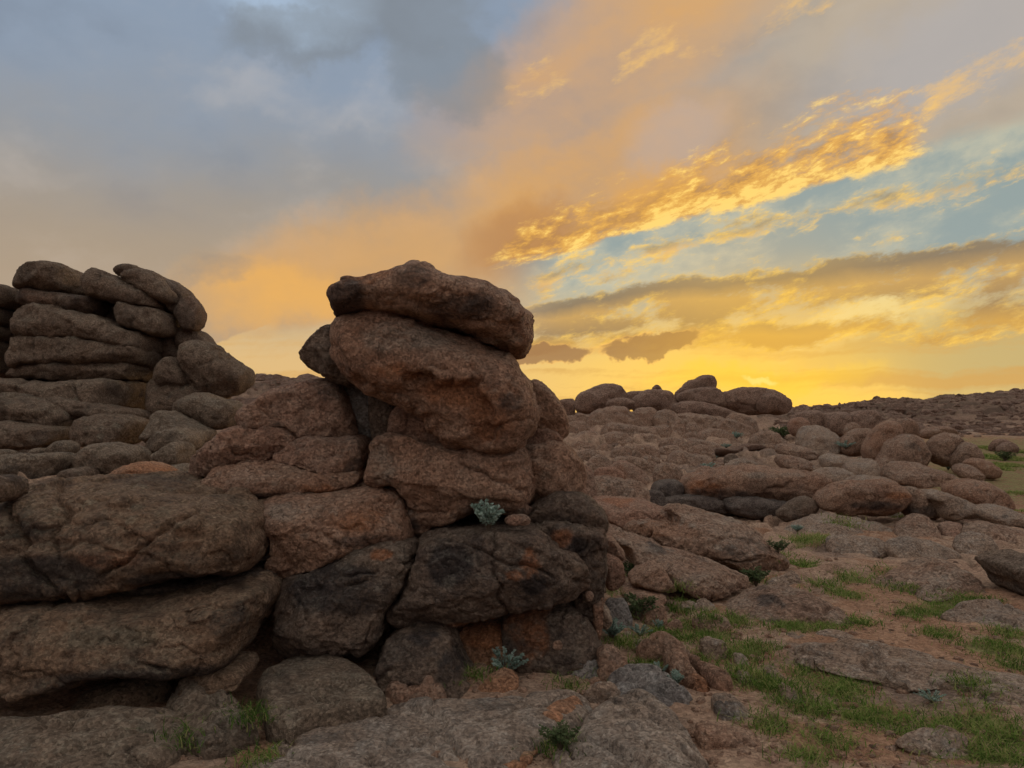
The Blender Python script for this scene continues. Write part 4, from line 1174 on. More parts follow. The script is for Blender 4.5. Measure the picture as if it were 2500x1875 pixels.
tw('435,1540 520,1505 640,1520 640,1580 440,1600', 'low dull rock between the black-faced rock and the orange mound', Y=8.3, T=0.4, group=GW)
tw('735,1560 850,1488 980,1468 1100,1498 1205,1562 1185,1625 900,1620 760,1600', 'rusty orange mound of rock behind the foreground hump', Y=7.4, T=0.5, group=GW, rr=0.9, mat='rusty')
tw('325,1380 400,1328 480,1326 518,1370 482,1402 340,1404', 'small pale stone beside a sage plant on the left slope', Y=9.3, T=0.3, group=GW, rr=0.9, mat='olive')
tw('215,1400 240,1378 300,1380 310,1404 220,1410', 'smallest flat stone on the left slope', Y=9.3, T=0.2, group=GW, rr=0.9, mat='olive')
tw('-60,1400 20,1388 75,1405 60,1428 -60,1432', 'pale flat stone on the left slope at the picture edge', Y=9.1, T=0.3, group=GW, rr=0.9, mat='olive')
# ------------------------------------------------------------------ ridge of boulders in front of the sunset
GR = 'boulders on the sunset ridge'
def rg(text, label, Y=33.0, T=None, mat='ridge', group=GR, crop='E', **kw):
    kw.setdefault('rr', 0.8); kw.setdefault('p', 2.3); kw.setdefault('res', 3.6); kw.setdefault('grow', 5)
    return stone('boulder', mat, crop, text, label, group, Y=Y, T=T, **kw)
rg('60,480 100,465 190,466 190,560 195,620 110,630 60,600', 'small square boulder at the left end of the sunset ridge', rr=0.5)
rg('205,540 212,450 250,413 350,373 450,338 540,329 610,348 642,380 655,440 640,490 520,535 420,565 330,582 250,575', 'big tilted egg-shaped boulder at the left of the sunset ridge', Y=32)
rg('488,522 500,478 560,457 650,457 722,478 730,522 690,548 560,545', 'low pillow-shaped boulder at the foot of the egg-shaped one', Y=30.5)
rg('645,420 720,396 830,398 850,450 780,490 650,480', 'flat boulder half hidden behind the knobbed one on the ridge', Y=34)
rg('712,490 760,428 830,398 900,380 1000,388 1060,408 1102,450 1115,570 1060,592 900,575 735,570', 'broad boulder carrying a tiny knob on the ridge', Y=32)
rg('900,392 904,362 935,341 962,360 970,392', 'tiny knob of rock perched on the broad ridge boulder', Y=32.5, T=0.2)
rg('1098,455 1108,400 1160,368 1220,308 1260,298 1300,288 1330,260 1400,251 1452,261 1464,300 1457,345 1430,375 1350,385 1250,400 1150,445', 'slanting wedge boulder rising highest on the sunset ridge', Y=32.5, rr=0.6)
rg('1105,470 1160,418 1280,378 1380,358 1460,368 1502,388 1515,420 1570,490 1545,540 1400,525 1250,518 1130,500', 'boulder directly under the highest wedge on the ridge', Y=32)
rg('1505,425 1560,393 1680,363 1790,360 1920,368 2010,388 2080,428 2132,460 2143,500 2128,568 2040,585 1900,585 1700,595 1590,565 1530,520', 'long whaleback boulder at the right of the sunset ridge', Y=32, rr=0.6, p=2.6)
rg('1838,540 1858,470 1920,418 1992,428 2010,500 1965,572 1870,578', 'rounded boulder set into the right face of the whaleback', Y=31.2)
rg('1085,510 1200,488 1400,505 1550,565 1645,600 1590,645 1450,640 1250,610 1100,600', 'sloping boulder in front of the highest wedge', Y=30.5)
GF = 'outcrops on the slope below the sunset ridge'
E_ = [
    ('305,700 350,618 420,556 520,531 650,536 742,578 755,635 640,700 450,722 335,730', 29, 'domed outcrop directly below the egg-shaped ridge boulder', {}),
    ('735,570 850,545 922,556 938,625 845,700 728,690', 29, 'rounded outcrop right of the domed one', {}),
    ('922,580 1050,562 1152,638 1178,700 1050,715 925,700', 28.5, 'creased outcrop below the broad ridge boulder', {}),
    ('1105,600 1300,594 1565,638 1505,692 1350,722 1195,692', 29, 'wide smooth outcrop below the ridge centre', {}),
    ('1575,645 1640,596 1805,636 1828,695 1785,730 1650,692', 28.5, 'outcrop below the whaleback boulder', {}),
    ('422,772 500,684 600,684 800,704 925,714 938,780 700,802 478,802', 26, 'long pale outcrop shelf in the middle of the slope', {}),
    ('152,842 250,764 380,758 446,798 436,842 300,864', 25, 'oval outcrop near the stack on the slope', {}),
    ('118,700 250,668 315,706 290,762 125,782', 26.5, 'flat outcrop beside the right edge of the stack', {}),
    ('100,630 230,610 330,620 300,680 130,690', 29.5, 'flat rock shelf under the egg-shaped boulder', {}),
    ('442,875 478,786 560,764 684,796 706,890 560,912', 24, 'square-sided outcrop in the middle of the slope', {'rr': .6}),
    ('696,806 850,784 955,806 966,860 718,890', 24.5, 'flat outcrop right of the square-sided one', {}),
    ('905,812 955,716 1052,704 1076,820 960,826', 26, 'left block of the cracked outcrop group', {'rr': .5}),
    ('1070,716 1160,670 1194,698 1200,810 1082,812', 26, 'tall middle block of the cracked outcrop group', {'rr': .5}),
    ('1196,706 1270,681 1314,718 1306,780 1206,762', 26, 'upper right block of the cracked outcrop group', {'rr': .6}),
    ('1194,775 1310,780 1306,840 1206,826', 25.5, 'lower right block of the cracked outcrop group', {'rr': .5}),
    ('1312,770 1450,734 1605,776 1662,850 1500,866 1325,846', 24.5, 'smooth tan outcrop sloping right below the ridge', {}),
    ('1484,712 1550,650 1705,686 1812,744 1650,772 1494,764', 27, 'domed outcrop below the whaleback, above the sage plants', {}),
    ('1770,855 1850,774 1970,754 2066,786 2122,855 2085,892 1850,884', 23, 'broad low dome right of the sage plants on the slope', {}),
    ('1030,1030 1080,944 1180,928 1245,976 1340,964 1446,990 1450,1060 1300,1104 1095,1086', 18.5, 'jointed dome between two sage plants on the slope', {'rr': .6}),
    ('500,1090 560,1036 650,1025 765,1076 852,1150 700,1156 556,1124', 15.5, 'reddish tent-shaped rock on the slope near the stack', {'mat': 'redbrown'}),
    ('922,1075 1050,1044 1158,1076 1160,1156 945,1156', 16, 'squat pale block below the jointed dome', {'rr': .6}),
    ('322,1025 420,974 516,1006 520,1090 335,1084', 17, 'cube-like rock right of the stack shoulder', {'rr': .5}),
    ('970,910 1100,890 1160,920 1120,960 1000,985', 20.5, 'dark-veined slab above the jointed dome', {}),
    ('965,850 1060,820 1200,835 1210,900 1100,890 970,905', 22, 'cracked pale slab below the cracked outcrop group', {'rr': .6}),
    ('1205,850 1330,835 1500,870 1460,900 1220,895', 22.5, 'thin tan slab above the sage plants', {}),
    ('1215,910 1330,880 1450,905 1440,950 1240,960', 20.5, 'tan outcrop left of the upper sage plants', {}),
    ('715,920 830,890 950,920 940,985 800,980', 20, 'knobbly slab in the middle of the rock field', {}),
    ('540,930 640,895 740,920 730,985 600,990', 20, 'low slab left of the knobbly one in the rock field', {}),
    ('400,920 470,870 545,895 540,930 430,945', 21.5, 'small domed outcrop near the square-sided one', {}),
    ('180,880 260,850 370,880 360,915 220,915', 22.5, 'flat pale slab close to the stack in the rock field', {}),
    ('220,960 330,920 420,950 400,1000 250,1000', 19.5, 'pale slab just right of the stack shoulder', {}),
    ('560,1000 700,985 830,1010 900,1060 760,1070 600,1040', 17.5, 'long low slab above the reddish tent-shaped rock', {}),
    ('780,1010 870,980 960,1010 940,1060 830,1060', 18, 'dark-cracked slab left of the jointed dome', {}),
    ('1540,1075 1620,1020 1740,1005 1840,1030 1890,1070 1750,1085', 16.5, 'grey dome behind the large dark-bellied boulder', {'mat': 'greytan'}),
    ('1560,985 1620,965 1665,985 1650,1010 1570,1010', 18.5, 'small dark stone among the sage on the slope', {'mat': 'varnish'}),
    ('1300,1105 1360,1075 1440,1085 1440,1120 1330,1125', 14.8, 'low reddish rock behind the left end of the dark-bellied boulder', {'mat': 'redbrown'}),
    ('250,1060 340,1080 360,1160 380,1260 260,1240 240,1150', 9.5, 'pinkish rock peeping out beside the stack shoulder', {'mat': 'redbrown'}),
    ('355,1160 480,1160 640,1185 800,1215 860,1250 760,1300 640,1310 480,1290 370,1250', 10.5, 'broken pink-tan slab between stack and dark-bellied boulder', {'mat': 'field', 'lean': .8}),
    ('400,1090 520,1080 640,1130 520,1160 390,1130', 13.5, 'low reddish slab right of the cube-like rock', {'mat': 'redbrown'}),
    ('850,1300 960,1290 1010,1330 1000,1400 880,1370', 10.5, 'dark grey block left of the dark-bellied boulder', {'mat': 'slate'}),
]
for tx, Yv, lb, kw in E_:
    kw = dict(kw); kw.setdefault('grow', 10); kw.setdefault('facets', 5); kw.setdefault('p', 3.0); kw.setdefault('rr', 0.42); kw.setdefault('strata', 0.02); kw.setdefault('rough', 1.5); kw.setdefault('cracks', 4); kw.setdefault('mat', 'field'); kw.setdefault('sink', 0.2); kw.setdefault('lean', 0.4)
    rg(tx, lb, Y=Yv, group=GF, **kw)

GM = 'boulders in the middle distance at right'
def md(text, label, crop='F', mat='field', Y=None, **kw):
    kw.setdefault('rr', 0.8); kw.setdefault('p', 2.3); kw.setdefault('res', 3.8); kw.setdefault('grow', 12); kw.setdefault('facets', 3)
    return stone('boulder', mat, crop, text, label, kw.pop('group', GM), Y=Y, **kw)
md('1138,1215 1200,1158 1340,1112 1500,1072 1700,1066 1900,1081 2100,1106 2330,1146 2460,1192 2522,1234 2450,1295 2368,1350 2200,1385 2118,1420 2000,1400 1850,1375 1700,1395 1550,1410 1400,1365 1250,1365 1138,1335',
   'long dark-bellied boulder, largest in the right middle distance', 'E', 'brown', Y=12.4, T=0.8, rr=0.6, lean=-0.25, res=3.4, cracks=1, stains=[('dark', 'E', 1450, 1280, 300, 60), ('pale', 'E', 1900, 1120, 300, 30), ('rust', 'E', 1300, 1230, 160, 60)])
md('1548,1385 1700,1360 1850,1370 2000,1395 2115,1425 2055,1490 1950,1530 1800,1522 1650,1480 1560,1440', 'grey lens of rock under the dark-bellied boulder', 'E', mat='slate', Y=11.8, T=0.4)
md('905,1290 955,1218 1140,1204 1150,1330 1000,1362 915,1325', 'blackish block at the left end of the dark-bellied boulder', 'E', mat='slate', Y=12.3, T=0.5, rr=0.4)
md('1000,1365 1140,1340 1300,1345 1500,1390 1610,1470 1400,1470 1200,1430 1040,1400', 'black flat rock in the hollow under the dark-bellied boulder', 'E', mat='slate', Y=12.0, T=0.4)
md('5,1300 100,1238 200,1172 280,1178 335,1240 305,1305 150,1362 38,1348', 'dark rounded stone beside a grass clump, right of the dark-bellied boulder', mat='varnish', Y=11.3)
md('335,1190 420,1108 540,1047 700,1031 900,1012 1020,1027 1120,1077 1180,1150 1155,1235 1080,1288 950,1305 700,1302 550,1302 420,1262 345,1240', 'loaf-shaped boulder with a crack line, right of the dark-bellied one', mat='brown', Y=11.2, T=0.55, rr=0.8, lean=-0.1, cracks=1, res=3.4,
   stains=[('rust', 'F', 980, 1120, 160, 30), ('dark', 'F', 800, 1210, 300, 50)], carve=[(0.025, 'F', '820,1130 1000,1125 1120,1150 1180,1200 1100,1300 800,1310 600,1260')])
md('1100,1085 1250,1108 1322,1178 1405,1200 1435,1310 1330,1345 1200,1325 1110,1270 1150,1190', 'shaded hollow-sided boulder right of the loaf-shaped one', Y=11.3, T=0.45, stains=[('dark', 'F', 1230, 1260, 120, 60)])
md('1295,1130 1400,1112 1500,1127 1650,1187 1805,1278 1760,1325 1600,1318 1480,1345 1415,1300 1390,1200', 'smooth grey-tan boulder sloping to the right', mat='greytan', Y=11.0, T=0.5, lean=0.5)
md('1500,1115 1600,1047 1740,1017 1850,1037 1980,1087 2052,1160 2100,1260 1950,1262 1800,1275 1650,1200', 'brown humped boulder near the right edge of the grass', mat='brown', Y=12.2, T=0.6, lean=0.3)
md('1750,1280 1900,1245 2060,1250 2212,1330 2260,1400 2060,1400 1850,1380', 'low tan rock apron below the humped boulder', mat='greytan', Y=10.6, T=0.4, lean=1.0)
md('772,745 830,638 880,557 950,517 1040,497 1094,550 1084,635 1005,725 945,818 880,845 795,810', 'tall tilted egg boulder in the right middle distance', mat='brown', cracks=0, lean=-0.1, Y=19.5, T=0.6)
md('850,930 945,830 1000,728 1060,657 1150,616 1240,616 1312,648 1345,740 1350,870 1200,885 1080,885 1010,975 900,1015 790,985', 'big dome with a flowing left skirt in the right middle distance', Y=18.5, T=0.8, stains=[('dark', 'F', 1120, 690, 70, 30)])
md('1335,750 1388,667 1470,617 1560,602 1632,638 1668,692 1570,795 1545,852 1450,855 1365,812', 'rounded boulder right of the big dome', Y=18.8, T=0.6)
md('1550,812 1650,697 1720,687 1794,758 1828,835 1700,892 1575,902', 'smaller boulder leaning on the rounded one at the grass edge', Y=18.4, T=0.5)
md('1672,870 1760,832 1850,846 1955,908 1990,958 1850,968 1745,925', 'low brown stone at the edge of the yellow grass', mat='brown', Y=17.5, T=0.35)
md('950,1010 1060,875 1200,860 1350,885 1500,945 1630,1022 1500,1092 1250,1085 1095,1038', 'rough ledge in front of the big dome', Y=16.5, T=0.7, lean=0.8)
md('1600,900 1740,880 1830,960 1760,1000 1640,980', 'low ledge below the leaning boulder', Y=17, T=0.4, lean=0.8)
md('1095,600 1128,487 1170,471 1224,508 1246,575 1205,592', 'small upright boulder behind the big dome', Y=24, T=0.35)
md('112,545 118,488 170,466 232,477 258,510 243,563 200,586 138,580', 'pale ball-shaped boulder left of the ridge wall', mat='redbrown', Y=24, T=0.4)
md('145,440 280,406 392,416 405,548 260,545 235,480', 'left third of the reddish ridge wall', mat='ridge', Y=27, T=0.8, rr=0.5)
md('385,435 500,416 642,426 648,582 540,590 395,562', 'middle third of the reddish ridge wall', mat='ridge', Y=26.8, T=0.8, rr=0.5)
md('635,445 800,401 882,406 906,460 888,552 780,575 690,562', 'right third of the reddish ridge wall', mat='ridge', Y=26.6, T=0.8, rr=0.6)
md('612,595 638,528 680,511 724,550 706,595', 'small pointed stone before the ridge wall', Y=24, T=0.3)
md('550,735 618,628 700,565 855,565 840,645 775,752 695,765', 'fissured tan outcrop left of the tilted egg boulder', Y=20.5, T=0.6, rr=0.6)
md('180,705 250,574 320,535 450,555 548,618 530,692 430,800 290,775', 'smooth pale slope of rock below the ridge wall', mat='greytan', Y=21, T=0.8, lean=0.7)
md('390,832 450,790 560,796 650,840 565,912 415,885', 'greyish low dome behind the dark-bellied boulder', mat='greytan', Y=17, T=0.5, lean=0.6)
md('590,880 750,835 890,835 845,965 700,995 590,965', 'broken grey-tan rock left of the big dome', mat='greytan', Y=16.5, T=0.5, lean=0.5)
md('1280,590 1400,546 1560,556 1590,595 1450,612 1325,605', 'thin flat slab behind the rounded boulders', Y=25, T=0.6)
md('1920,720 1960,665 2040,660 2080,700 2000,735', 'left one of two stones in the yellow grass', mat='ridge', Y=26, T=0.3)
md('1985,735 2050,688 2120,695 2140,735 2060,750', 'right one of two stones in the yellow grass', mat='ridge', Y=25.5, T=0.3)
md('320,970 420,925 560,915 660,960 560,1000 400,1010', 'low tan slab behind the loaf-shaped boulder', mat='greytan', Y=14.8, T=0.4, lean=0.8)
md('620,1030 760,985 920,1000 1010,1020 900,1045 700,1050', 'pale flat rock just behind the loaf-shaped boulder', mat='greytan', Y=12.6, T=0.4, lean=0.8)
md('0,700 120,705 260,740 330,790 200,800 0,770', 'cracked tan slab left of the pale slope', Y=19, T=0.6, lean=0.7)
md('0,800 150,820 280,850 300,905 120,900 0,870', 'broken slab behind the dark-bellied boulder', Y=16, T=0.5, lean=0.7)

# ------------------------------------------------------------------ nearer ground on the right
GN = 'rocks on the near ground at right'
def nr_(text, label, crop='G', mat='brown', Y=None, **kw):
    kw.setdefault('rr', 0.75); kw.setdefault('p', 2.3); kw.setdefault('res', 3.6); kw.setdefault('grow', 3); kw.setdefault('lean', 0.8)
    return stone('boulder', mat, crop, text, label, kw.pop('group', GN), Y=Y, **kw)
nr_('165,75 260,38 420,46 560,56 700,116 800,168 860,215 700,240 560,235 470,260 410,305 340,285 235,215 210,130', 'orange-brown ridge rock emerging behind the stack', mat='redbrown', Y=8.4, T=0.6, stains=[('rust', 'G', 350, 70, 160, 40)])
nr_('405,300 450,248 560,215 700,220 800,236 845,180 830,115 900,105 1060,115 1150,146 1300,186 1450,236 1545,318 1625,398 1705,498 1748,575 1690,630 1560,660 1450,700 1390,718 1300,660 1200,610 1050,560 900,520 780,470 680,420 560,370 450,345',
    'large smooth dome of rock right of the stack', Y=7.9, T=0.9, mat='field', lean=0.9, res=3.4, stains=[('rust', 'G', 700, 280, 260, 60), ('dark', 'G', 1250, 380, 220, 70), ('pale', 'G', 1300, 240, 200, 50)])
nr_('235,300 340,286 420,336 560,366 680,416 780,474 920,516 1060,556 1200,606 1300,656 1415,722 1385,785 1250,805 1150,835 1050,868 900,855 800,810 700,720 600,640 420,600 380,420 250,350',
    'second smooth dome of rock, below the first', Y=6.9, T=0.8, mat='field', lean=0.9, res=3.4, stains=[('pale', 'G', 900, 620, 260, 60), ('dark', 'G', 700, 450, 160, 40)])
nr_('445,750 488,655 600,595 690,565 745,640 828,808 760,815 620,785 500,765', 'angular triangular rock leaning on the second dome', Y=6.2, T=0.3, rr=0.45, p=2.8, lean=0.3)
nr_('370,790 500,758 640,782 745,812 748,872 640,895 560,915 400,880', 'brown block under the triangular rock', Y=6.1, T=0.35, rr=0.5, lean=0.4)
nr_('225,540 300,505 380,546 408,610 415,750 330,800 235,785', 'upright reddish slab beside the plinth of the stack', Y=5.6, T=0.3, rr=0.6, lean=0.1, mat='redbrown')
nr_('240,350 330,375 412,500 405,560 280,525 235,440', 'pinkish lumpy rock above the upright slab', Y=5.8, T=0.3, lean=0.2, mat='redbrown')
nr_('200,930 235,900 290,960 310,1060 250,1110 200,1080', 'pale rock between plinth and dark angular stone', Y=4.9, T=0.2, mat='greytan', lean=0.3)
nr_('255,905 300,868 410,862 452,940 474,1022 442,1098 355,1070 285,995', 'dark grey angular stone by the foot of the stack', mat='grey', rr=0.45, p=2.8, lean=0.4)
nr_('545,1000 600,898 690,876 755,930 745,1015 682,1068 588,1118 555,1085', 'brown block standing in the grass', rr=0.5, p=2.7, lean=0.4)
nr_('735,1100 790,1058 860,1036 884,1080 852,1128 755,1146', 'small orange-edged stone in the grass', mat='redbrown', rr=0.5, p=2.7, lean=0.3)
nr_('965,1025 1050,992 1200,987 1272,1030 1284,1095 1240,1138 1100,1118 985,1075', 'loaf-like brown stone lying in the grass', rr=0.7, p=2.6, lean=0.3)
nr_('845,925 950,886 1035,918 992,985 895,978', 'pale stone left of the pair above the loaf-like one', mat='greytan')
nr_('1000,905 1070,866 1152,916 1210,985 1100,972', 'pale stone right of the pair above the loaf-like one', mat='greytan')
nr_('1026,1195 1100,1175 1232,1198 1244,1232 1200,1275 1122,1290 1092,1368 1048,1356 1040,1262', 'pale wedge-shaped stone standing on edge in the grass', mat='greytan', rr=0.35, p=3, lean=0.2)
nr_('845,1272 900,1276 985,1320 962,1358 885,1336', 'small pale chip left of the wedge-shaped stone', mat='greytan', rr=0.5)
nr_('435,1235 560,1196 690,1226 726,1262 640,1298 475,1310', 'flat pale stone right of the blue sage plants', mat='greytan')
nr_('375,1170 460,1136 526,1180 430,1218', 'smaller pale stone behind the flat one', mat='greytan')
nr_('1295,1305 1380,1306 1436,1350 1402,1408 1325,1388', 'rounded grey stone right of the wedge-shaped one', mat='greytan')
nr_('1325,1468 1420,1446 1545,1518 1548,1578 1430,1540', 'pale long stone low in the grass', mat='greytan')
nr_('1535,1438 1620,1406 1726,1468 1695,1528 1600,1498', 'pale rounded stone near the soil track', mat='greytan')
nr_('645,1508 690,1488 724,1528 682,1566', 'single round pebble beside a sage plant', mat='greytan')
nr_('465,195 560,158 620,148 680,118 705,140 692,185 600,212 478,225', 'knobbly little rock with moss above the flat dome', 'H', mat='greytan', rough=1.6)
nr_('150,345 300,290 500,230 700,213 820,213 960,258 1060,308 1100,350 1210,392 1300,436 1100,492 900,505 700,498 560,545 400,530 290,450 200,395', 'flat cracked dome beside the reddish soil', 'H', mat='field', lean=1.4, T=0.6, res=3.4,
    stains=[('dark', 'H', 450, 320, 160, 40), ('dark', 'H', 560, 420, 200, 30)])
nr_('575,590 640,533 740,536 800,556 850,528 950,516 1060,527 1092,570 950,598 800,608 640,615', 'low twin-humped stone at the edge of the soil track', 'H', mat='greytan')
nr_('560,905 640,876 740,916 850,996 955,1040 935,1092 840,1062 700,985', 'long thin pale slab among the foreground grass', 'H', mat='greytan', lean=1.2)
nr_('105,990 150,946 300,956 420,1036 560,1116 606,1165 480,1195 370,1165 260,1085 150,1030', 'slab with a black left face near the log-like stone', 'H', mat='greytan', lean=0.9, stains=[('dark', 'H', 220, 1050, 130, 60)])
nr_('-10,1165 60,1127 200,1146 330,1166 420,1196 490,1290 462,1340 350,1322 180,1302 40,1275 -10,1240', 'log-like brown stone in the lower right foreground', 'H', mat='brown', lean=0.3, res=3.2)
nr_('1965,45 2080,5 2300,-20 2330,320 2120,300 2085,205 2005,135', 'dark boulder cut off by the right picture edge', 'H', mat='varnish', Y=6.6, T=0.6, lean=0.2)
nr_('1190,205 1400,128 1700,58 1960,28 2095,185 2120,300 1900,315 1700,280 1500,260', 'fissured sloping rock beside the dark boulder at right edge', 'H', mat='field', lean=1.2, T=0.6)
for tx, lb, mt in (
    ('20,1480 150,1388 350,1318 540,1297 700,1316 850,1336 1000,1376 1060,1425 900,1425 700,1410 400,1425 150,1480', 'ochre-edged long low rock in front of the loaf-shaped boulder', 'greytan'),
    ('190,1462 400,1396 650,1396 860,1470 848,1502 500,1490', 'pale low rock above the grass strip', 'greytan'),
    ('1040,1480 1120,1396 1250,1336 1420,1306 1496,1366 1460,1510 1300,1522 1095,1514', 'lichen-spotted tan rock in the right middle ground', 'field'),
    ('1440,1405 1550,1376 1705,1396 1630,1490 1560,1512 1452,1492', 'tan rock with an ochre patch', 'redbrown'),
    ('1630,1495 1750,1396 1900,1371 2100,1396 2300,1446 2300,1510 2000,1535 1850,1495 1700,1515', 'long smooth rock reaching the right picture edge', 'field'),
    ('1570,1575 1700,1486 1850,1466 1976,1520 1855,1582 1650,1632', 'mossy hummock below the long smooth rock', 'greytan'),
    ('430,1595 500,1506 650,1496 850,1506 1000,1530 960,1600 700,1640 500,1640', 'low grey-tan rock in front of the grass strip', 'greytan'),
    ('960,1560 1100,1512 1300,1508 1500,1556 1650,1640 1400,1680 1100,1660 980,1620', 'wide low rock left of the mossy hummock', 'greytan'),
    ('1250,1320 1340,1290 1420,1300 1400,1340 1290,1350', 'small tan rock below the shaded boulder', 'greytan'),
    ('1500,1370 1560,1300 1640,1300 1720,1340 1650,1380', 'reddish rock below the smooth grey-tan boulder', 'redbrown'),
    ('300,1280 400,1255 500,1290 510,1320 400,1330 310,1320', 'small tan rock below the loaf-shaped boulder', 'field'),
    ('640,1290 720,1265 800,1300 820,1330 700,1325', 'second small tan rock below the loaf-shaped boulder', 'field'),
    ('880,1310 1000,1290 1150,1280 1230,1330 1100,1345 950,1340', 'flat mossy rock below the loaf-shaped boulder', 'greytan')):
    nr_(tx, lb, 'F', mt, lean=1.1)
slab('flat_rock', 'greytan', 'H', '690,650 900,640 1200,636 1450,676 1700,746 2000,816 2260,870 2260,1060 2000,1030 1700,930 1450,940 1250,890 1000,840 850,800 670,745', 'flat weathered rock sheet right of the soil track', GN, T=0.05, R=0.3)
slab('flat_rock', 'greytan', 'H', '1330,1300 1450,1270 1700,1280 1890,1370 1700,1410 1450,1350', 'flat grey rock sheet among the lower right grass', GN, T=0.05, R=0.2)
slab('flat_rock', 'greytan', 'H', '1640,440 1850,370 2212,400 2300,480 2212,540 1900,500', 'pale rock sheet near the right edge above the grass', GN, T=0.06, R=0.25)
slab('flat_rock', 'brown', 'G', '500,1360 650,1312 800,1332 950,1420 1100,1480 1250,1560 1310,1640 1150,1640 1040,1560 900,1440 700,1390', 'upper ribbon of tan rock running down through the grass', GN, T=0.12, R=0.16)
slab('flat_rock', 'brown', 'G', '740,1410 900,1460 1050,1570 1160,1650 1000,1660 860,1580 760,1480', 'lower ribbon of tan rock with an orange end', GN, T=0.12, R=0.14, stains=[('rust', 'G', 1050, 1620, 100, 40)])
slab('flat_rock', 'greytan', 'H', '1480,290 1560,225 1640,215 1760,290 1700,330 1560,330', 'small pale rock sheet below the fissured rock', GN, T=0.06, R=0.2)
slab('flat_rock', 'grey', 'G', '240,1640 340,1560 480,1530 700,1560 860,1640 980,1740 700,1800 300,1760', 'grey bedrock beside the blue sage clump', GN, T=0.10, R=0.2)
# ------------------------------------------------------------------ loose rubble built from a few weathered shapes
def pebble_shape(seed, n=10, facets=6, sq=(1, 0.8, 0.6)):
    u = np.linspace(0, math.pi, n); v = np.linspace(0, 2 * math.pi, n * 2, endpoint=False)
    Vs = [[0, 0, 1.0]]
    for a in u[1:-1]:
        for b_ in v: Vs.append([math.sin(a) * math.cos(b_), math.sin(a) * math.sin(b_), math.cos(a)])
    Vs.append([0, 0, -1.0])
    Vs = np.array(Vs); m_ = len(v); Fs = []
    for i in range(n - 3):
        for j in range(m_):
            Fs.append([1 + i * m_ + j, 1 + (i + 1) * m_ + j, 1 + (i + 1) * m_ + (j + 1) % m_, 1 + i * m_ + (j + 1) % m_])
    last = len(Vs) - 1
    for j in range(m_):
        Fs.append([0, 1 + j, 1 + (j + 1) % m_, 0])
        Fs.append([last, 1 + (n - 3) * m_ + (j + 1) % m_, 1 + (n - 3) * m_ + j, last])
    rs = np.random.RandomState(seed)
    for k in range(facets):
        nn = rs.normal(size=3); nn /= np.linalg.norm(nn)
        ex = np.clip(Vs @ nn - rs.uniform(0.55, 0.85), 0, None)
        Vs = Vs - nn * ex[:, None] * 0.9
    Vs = Vs * (1 + 0.16 * fbm(Vs * 1.3 + seed, 3))[:, None] * np.array(sq)
    tri = []
    for f in Fs:
        if f[0] == f[3]: tri.append(f[:3])
        else: tri += [[f[0], f[1], f[2]], [f[0], f[2], f[3]]]
    return Vs, np.array(tri)


rs = np.random.RandomState(21)
GXR = 'rubble between the outcrops of the right-hand rock field'
protos = []
for k in range(9):
    Vp, Fp = pebble_shape(100 + k, 16, 8, (1.0, rs.uniform(0.7, 0.95), rs.uniform(0.42, 0.62)))
    Vw, _ = weather(Vp, Fp, 1.0, 900 + k, 0.8, 0.0, 2, 1)
    me = mesh_from('rock', Vw, Fp)
    attr(me, 'stain', np.zeros((len(Vp), 3)), 'FLOAT_VECTOR')
    me.materials.append(MAT[['field', 'field', 'ridge', 'field', 'greytan', 'redbrown', 'field', 'ridge', 'field'][k]])
    protos.append(me)


def scatter(n, label, group, us, vs, smin, smax, name='rock', pick=None, accept=None, squash=1.0):
    made = 0; tries = 0
    while made < n and tries < n * 20:
        tries += 1
        u, v = rs.uniform(*us), rs.uniform(*vs)
        x, y, _ = (float(q[0]) for q in cast(np.array([u]), np.array([v])))
        if accept and not accept(x, y, u, v): continue
        if y > 45: continue
        s_ = rs.uniform(smin, smax) ** 1.0 * y / F0
        zg = float(ground_z(x, y)[0])
        o = link(name, protos[pick[rs.randint(len(pick))] if pick else rs.randint(len(protos))], (x, y, zg - 0.02 * s_), None, None, label, 'rock', group)
        o.scale = (s_ * rs.uniform(0.8, 1.5), s_ * rs.uniform(0.8, 1.3), s_ * rs.uniform(0.7, 1.1) * squash)
        o.rotation_euler = (rs.uniform(-.2, .2), rs.uniform(-.2, .2), rs.uniform(0, 6.28))
        made += 1


scatter(46, 'low flat rock among the outcrops of the right-hand field', GXR, (1400, 2120), (1020, 1190), 18, 60, squash=0.5)
scatter(36, 'low rock scattered in the distant rubble below the right-hand hill', 'rubble below the right-hand hill', (2060, 2500), (1012, 1070), 8, 20, squash=0.8)
scatter(34, 'small loose stone on the near right-hand ground', 'loose stones on the near right ground', (1560, 2480), (1290, 1840), 5, 13)
scatter(24, 'small rock on the slope below the left tower', 'rubble on the left slope', (0, 560), (1060, 1180), 8, 22)

